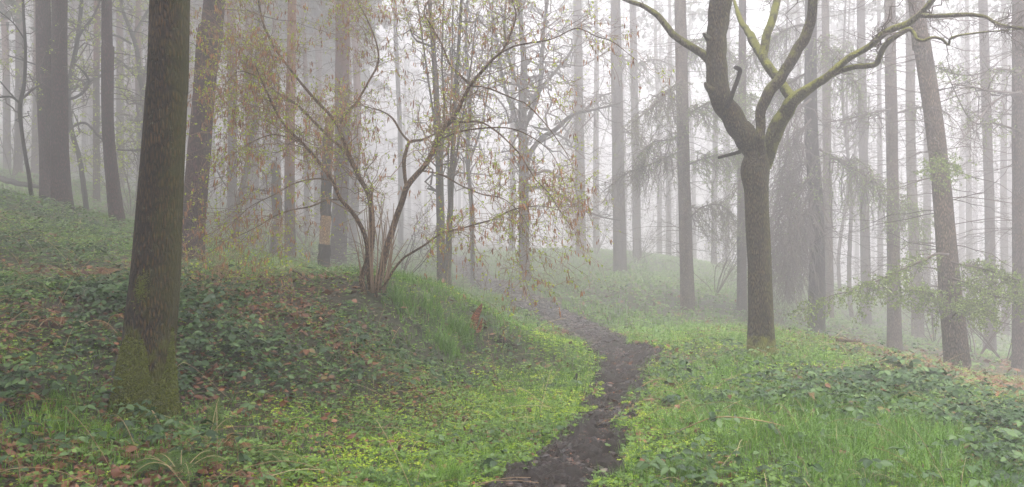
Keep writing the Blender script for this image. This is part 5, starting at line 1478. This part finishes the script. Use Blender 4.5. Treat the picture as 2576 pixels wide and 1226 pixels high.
# puddle in the rut at the far bend
def puddle(u0, v0, u1, v1, wdt, dz, k):
    a, c = on_ground(u0, v0), on_ground(u1, v1)
    ang = np.linspace(0, 2 * np.pi, 48, endpoint=False)
    ax = (c - a)[:2]; L = np.linalg.norm(ax); ax = ax / L; nx_ = np.array([ax[1], -ax[0]])
    rr = 1 + (vnoise(np.stack([np.cos(ang) * 2, np.sin(ang) * 2, ang * 0], -1) + k) - .5) * .7
    mid = ((a + c) / 2)[:2]
    pts = mid + (np.cos(ang) * rr * L * .5)[:, None] * ax + (np.sin(ang) * rr * wdt)[:, None] * nx_
    z = float(raw_h(mid[0], mid[1])) + dz
    b = Buf(); V = np.vstack([np.c_[pts, np.full(48, z)], [[mid[0], mid[1], z]]])
    b.add(V, None, [(48, i, (i + 1) % 48) for i in range(48)])
    tag(link('puddle', b.mesh('puddle', M['water'])), kind='structure')
puddle(1300, 794, 1352, 816, .2, .03, 0)
puddle(1400, 1225, 1432, 1165, .16, -.055, 3)
puddle(1465, 1150, 1490, 1105, .09, -.055, 5)
puddle(1545, 1015, 1560, 975, .1, -.055, 8)
puddle(1590, 905, 1560, 880, .15, -.055, 11)

# ferns: fronds with pinnae
def frond(wood, leaf, base, az, L, arch, rng, tilt=1.0, rows=34, wd=.15, droop=.9):
    s = np.linspace(0, 1, rows)
    out = np.array([math.cos(az), math.sin(az), 0])
    P_ = base + out * (s * L * math.cos(tilt))[:, None] + np.array([0, 0, 1.]) * (L * (math.sin(tilt) * s - droop * arch * s ** 2.2))[:, None]
    tubes(wood, P_[None], np.full((1, rows), .0028) * (1.2 - s), 4, .7)
    T = norm(np.gradient(P_, axis=0)); side = norm(np.cross(T, [0, 0, 1.])); up = np.cross(side, T)
    k = np.where(s > .14)[0]
    ln = L * wd * np.sin(np.pi * np.clip((s[k] - .1) / .92, 0, 1) ** .75) + .004
    for sg in (-1, 1):
        d = norm(side[k] * sg + T[k] * .35 - up[k] * .18 + rng.normal(size=(len(k), 3)) * .05)
        # each pinna: row of leaflets
        m = 7; q = np.linspace(.08, 1, m)
        pos = (P_[k][:, None] + d[:, None] * (q[None] * ln[:, None])[..., None]).reshape(-1, 3)
        pos[:, 2] -= (q[None] ** 2 * ln[:, None] * .15).ravel()
        dd = np.repeat(d, m, 0)
        u2 = np.repeat(up[k], m, 0) + rng.normal(size=pos.shape) * .15
        sz = np.repeat(ln, m) * .17 * np.tile(1.15 - .65 * q, len(k)) + .002
        for s2 in (-1, 1):
            dv = norm(dd * .5 + s2 * np.cross(u2, dd))
            scatter(leaf, LEAF2, pos, frames(dv, u2), sz, rng.uniform(.2, .9, len(pos)))
def fern(label, u, v, specs, seed):
    g = on_ground(u, v); o = empty('fern', g, label, 'fern'); rng = np.random.default_rng(seed)
    for az, L, arch, tilt in specs:
        w_, l_ = Buf(), Buf()
        frond(w_, l_, g + np.array([0, 0, .02]), math.radians(az), L, arch, rng, tilt)
        f = part(l_, 'frond', M['fern'], o); link('midrib', w_.mesh('midrib', M['stalk'], np.array(o.location)), f)
fern('upright green fern frond with two fallen fronds, right of the mossy trunk foot', 528, 1112, [(80, .42, .3, 1.25), (172, .75, .3, .55), (188, .7, .3, .35), (60, .4, .6, .9)], 1)
fern('low green fern in the bottom left, spreading below the bracken crown', 455, 1215, [(a, .5, .75, .9) for a in (10, 60, 110, 150, 190, 230, 300)], 2)
fern('pale green fern fronds lying right of the rusty bracken crown', 610, 1165, [(-35, .55, .6, .55), (-10, .6, .6, .5), (-70, .5, .6, .6), (30, .35, .7, .8)], 3)
fern('small grey-green fern in the bottom right corner grass', 2180, 1222, [(a, .3, .8, .9) for a in (20, 80, 140, 200, 320)], 4)

# dead bracken, rusty fans
def bracken(label, u, v, n, L, seed):
    g = on_ground(u, v); o = empty('dead_bracken', g, label, 'bracken'); rng = np.random.default_rng(seed)
    w_, l_ = Buf(), Buf()
    for k in range(n):
        frond(w_, l_, g + rng.normal(size=3) * [.08, .08, .01] + [0, 0, .05], rng.uniform(0, 6.28), L * rng.uniform(.6, 1.1), rng.uniform(.5, 1.1), rng, rng.uniform(.5, 1.2), 16, .17)
    part(l_, 'fronds', M['bracken'], o); part(w_, 'stalks', M['stalk'], o)
for i, (u, v, n, L, lb) in enumerate([
    (98, 835, 5, .3, 'rusty dead bracken fan among brambles at the left edge'), (232, 835, 3, .42, 'orange bracken stalks standing just left of the mossy foreground trunk'),
    (570, 1150, 7, .3, 'rust-red bracken crown at the bottom between the green ferns'), (420, 690, 6, .4, 'flattened bracken behind the mossy foreground trunk'),
    (560, 712, 6, .4, 'brown bracken heap on the bank below the dark leaning pine'), (270, 690, 6, .4, 'brown bracken left of the mossy trunk, halfway up the bank'),
    (2240, 1045, 4, .3, 'thin orange bracken stems in the right-hand grass'), (1960, 1010, 4, .35, 'straw-brown bracken tangle in front of the forked tree'),
    (2500, 960, 6, .5, 'rusty bracken beside the foot of the leaning front larch'), (2540, 1000, 6, .5, 'rusty bracken near the right edge in the leaf litter'),
    (1480, 700, 5, .5, 'brown bracken on the grassy mound'), (1700, 800, 6, .5, 'brown bracken in front of the brownish larch'), (2470, 1190, 4, .3, 'orange bracken stalk in the bottom right corner')]):
    bracken(lb, u, v, n, L, 60 + i)

# grass tussocks
def tussock(label, u, v, n, L, spread, seed, tint=(.3, .8), wdt=(.003, .006)):
    g = on_ground(u, v); o = empty('grass_tussock', g, label, 'grass tuft'); r_ = np.random.default_rng(seed)
    k = DSy(g[1])
    x = g[0] + r_.normal(size=n) * spread; y = g[1] + r_.normal(size=n) * spread
    b = Buf(); blades(b, x, y, height(x, y) - .01, r_.uniform(.5, 1, n) * L, r_.uniform(*wdt, n) * k, r_, r_.uniform(*tint, n), 1.2, 6); part(b, 'blades', M['grass'], o)
def DSy(y): return max(1.0, y / 9)
for i, (u, v, n, L, sp, lb) in enumerate([
    (1090, 800, 200, .45, .14, 'tall green grass tuft on the bank edge below the grey poles'), (1120, 880, 260, .42, .1, 'bright grass tuft at the foot of the bank'),
    (1010, 770, 260, .45, .1, 'grass tuft right of the hazel stool'), (1160, 850, 260, .45, .1, 'grass tuft on the bank shoulder above the orange stump'), (1250, 770, 220, .6, .16, 'pale arching grass tuft beside the far path bend'),
    (1120, 1210, 320, .26, .07, 'bright green grass tuft at the bottom, left of the path'), (1740, 1205, 420, .25, .09, 'dark fine-bladed grass tussock at the bottom right of the path'),
    (1700, 1010, 260, .25, .07, 'grass tuft at the right edge of the path bend'), (2500, 1215, 200, .35, .08, 'broad-bladed tuft in the bottom right corner'), (270, 1120, 160, .25, .08, 'curving grass tuft below and left of the mossy trunk foot'), (110, 1080, 160, .28, .1, 'curving grass tuft at the left edge')]):
    tussock(lb, u, v, n, L, sp, 80 + i, (.15, .5) if i in (6, 8) else (.1, .6) if i < 4 else (.35, .85), (.002, .0035) if i == 6 else (.004, .008))

# arching bramble canes with big leaves near the camera
def cane(label, px, dists, seed, nleaf, size):
    g = on_ground(*px[0]); o = empty('bramble_cane', g, label, 'bramble'); r_ = np.random.default_rng(seed)
    pts = np.array([np.r_[P(u, v, d), .0045] for (u, v), d in zip(px, dists)]); pts[0, :3] = g
    b = Buf(); pn, r = limb(b, pts, 5, .03, .0); part(b, 'stem', M['stalk'], o)
    A, Ar = resample(pn, r, 20); pos, tan = along(A, nleaf, r_, (.15, 1))
    lb_ = Buf(); pos = np.repeat(pos, 3, 0) + r_.normal(size=(nleaf * 3, 3)) * .025
    d = norm(r_.normal(size=pos.shape) * [1, 1, .4] + [0, 0, -.35])
    scatter(lb_, LEAF4, pos, frames(d, norm(r_.normal(size=pos.shape) * .4 + [0, -.6, .8])), r_.uniform(*size, len(pos)), np.clip(r_.beta(2, 2, len(pos)), 0, .93)); part(lb_, 'leaves', M['bramble'], o)
cane('long arching bramble cane over the grass at lower right of the path', [(1690, 1092), (1730, 1075), (1790, 1052), (1850, 1050), (1920, 1060), (1975, 1072)], [7.2, 7.0, 6.8, 6.8, 6.9, 7.1], 1, 5, (.06, .09))
cane('bramble cane with yellowing leaf trailing at the bottom right of the path', [(1660, 1130), (1700, 1150), (1760, 1175), (1800, 1195), (1840, 1215)], [6.6, 6.3, 6.1, 6.0, 5.9], 2, 6, (.06, .09))
cane('thick clump of large bramble leaves on the right-hand crest', [(2150, 960), (2190, 925), (2230, 905), (2280, 915), (2330, 945)], [11.2, 11.4, 11.5, 11.3, 11.0], 3, 26, (.08, .13))
cane('second thick clump of large bramble leaves, near the leaning front larch', [(2270, 960), (2300, 935), (2350, 930), (2390, 955), (2420, 985)], [10.9, 11.0, 11.0, 10.8, 10.5], 4, 24, (.08, .13))
cane('bramble cane with dark leaves overhanging the right path edge', [(1700, 965), (1670, 955), (1640, 958), (1615, 972)], [9.9, 10, 10, 9.9], 5, 5, (.07, .11))
cane('bramble shoots with fresh leaves in front of the mossy trunk foot', [(395, 1105), (400, 1070), (390, 1045), (380, 1030)], [6.0, 6.0, 6.0, 6.05], 6, 6, (.05, .075))
cane('bramble shoots climbing the foot of the dark leaning pine', [(470, 690), (478, 660), (490, 640), (500, 625)], [13.2, 13.2, 13.2, 13.3], 7, 9, (.09, .13))
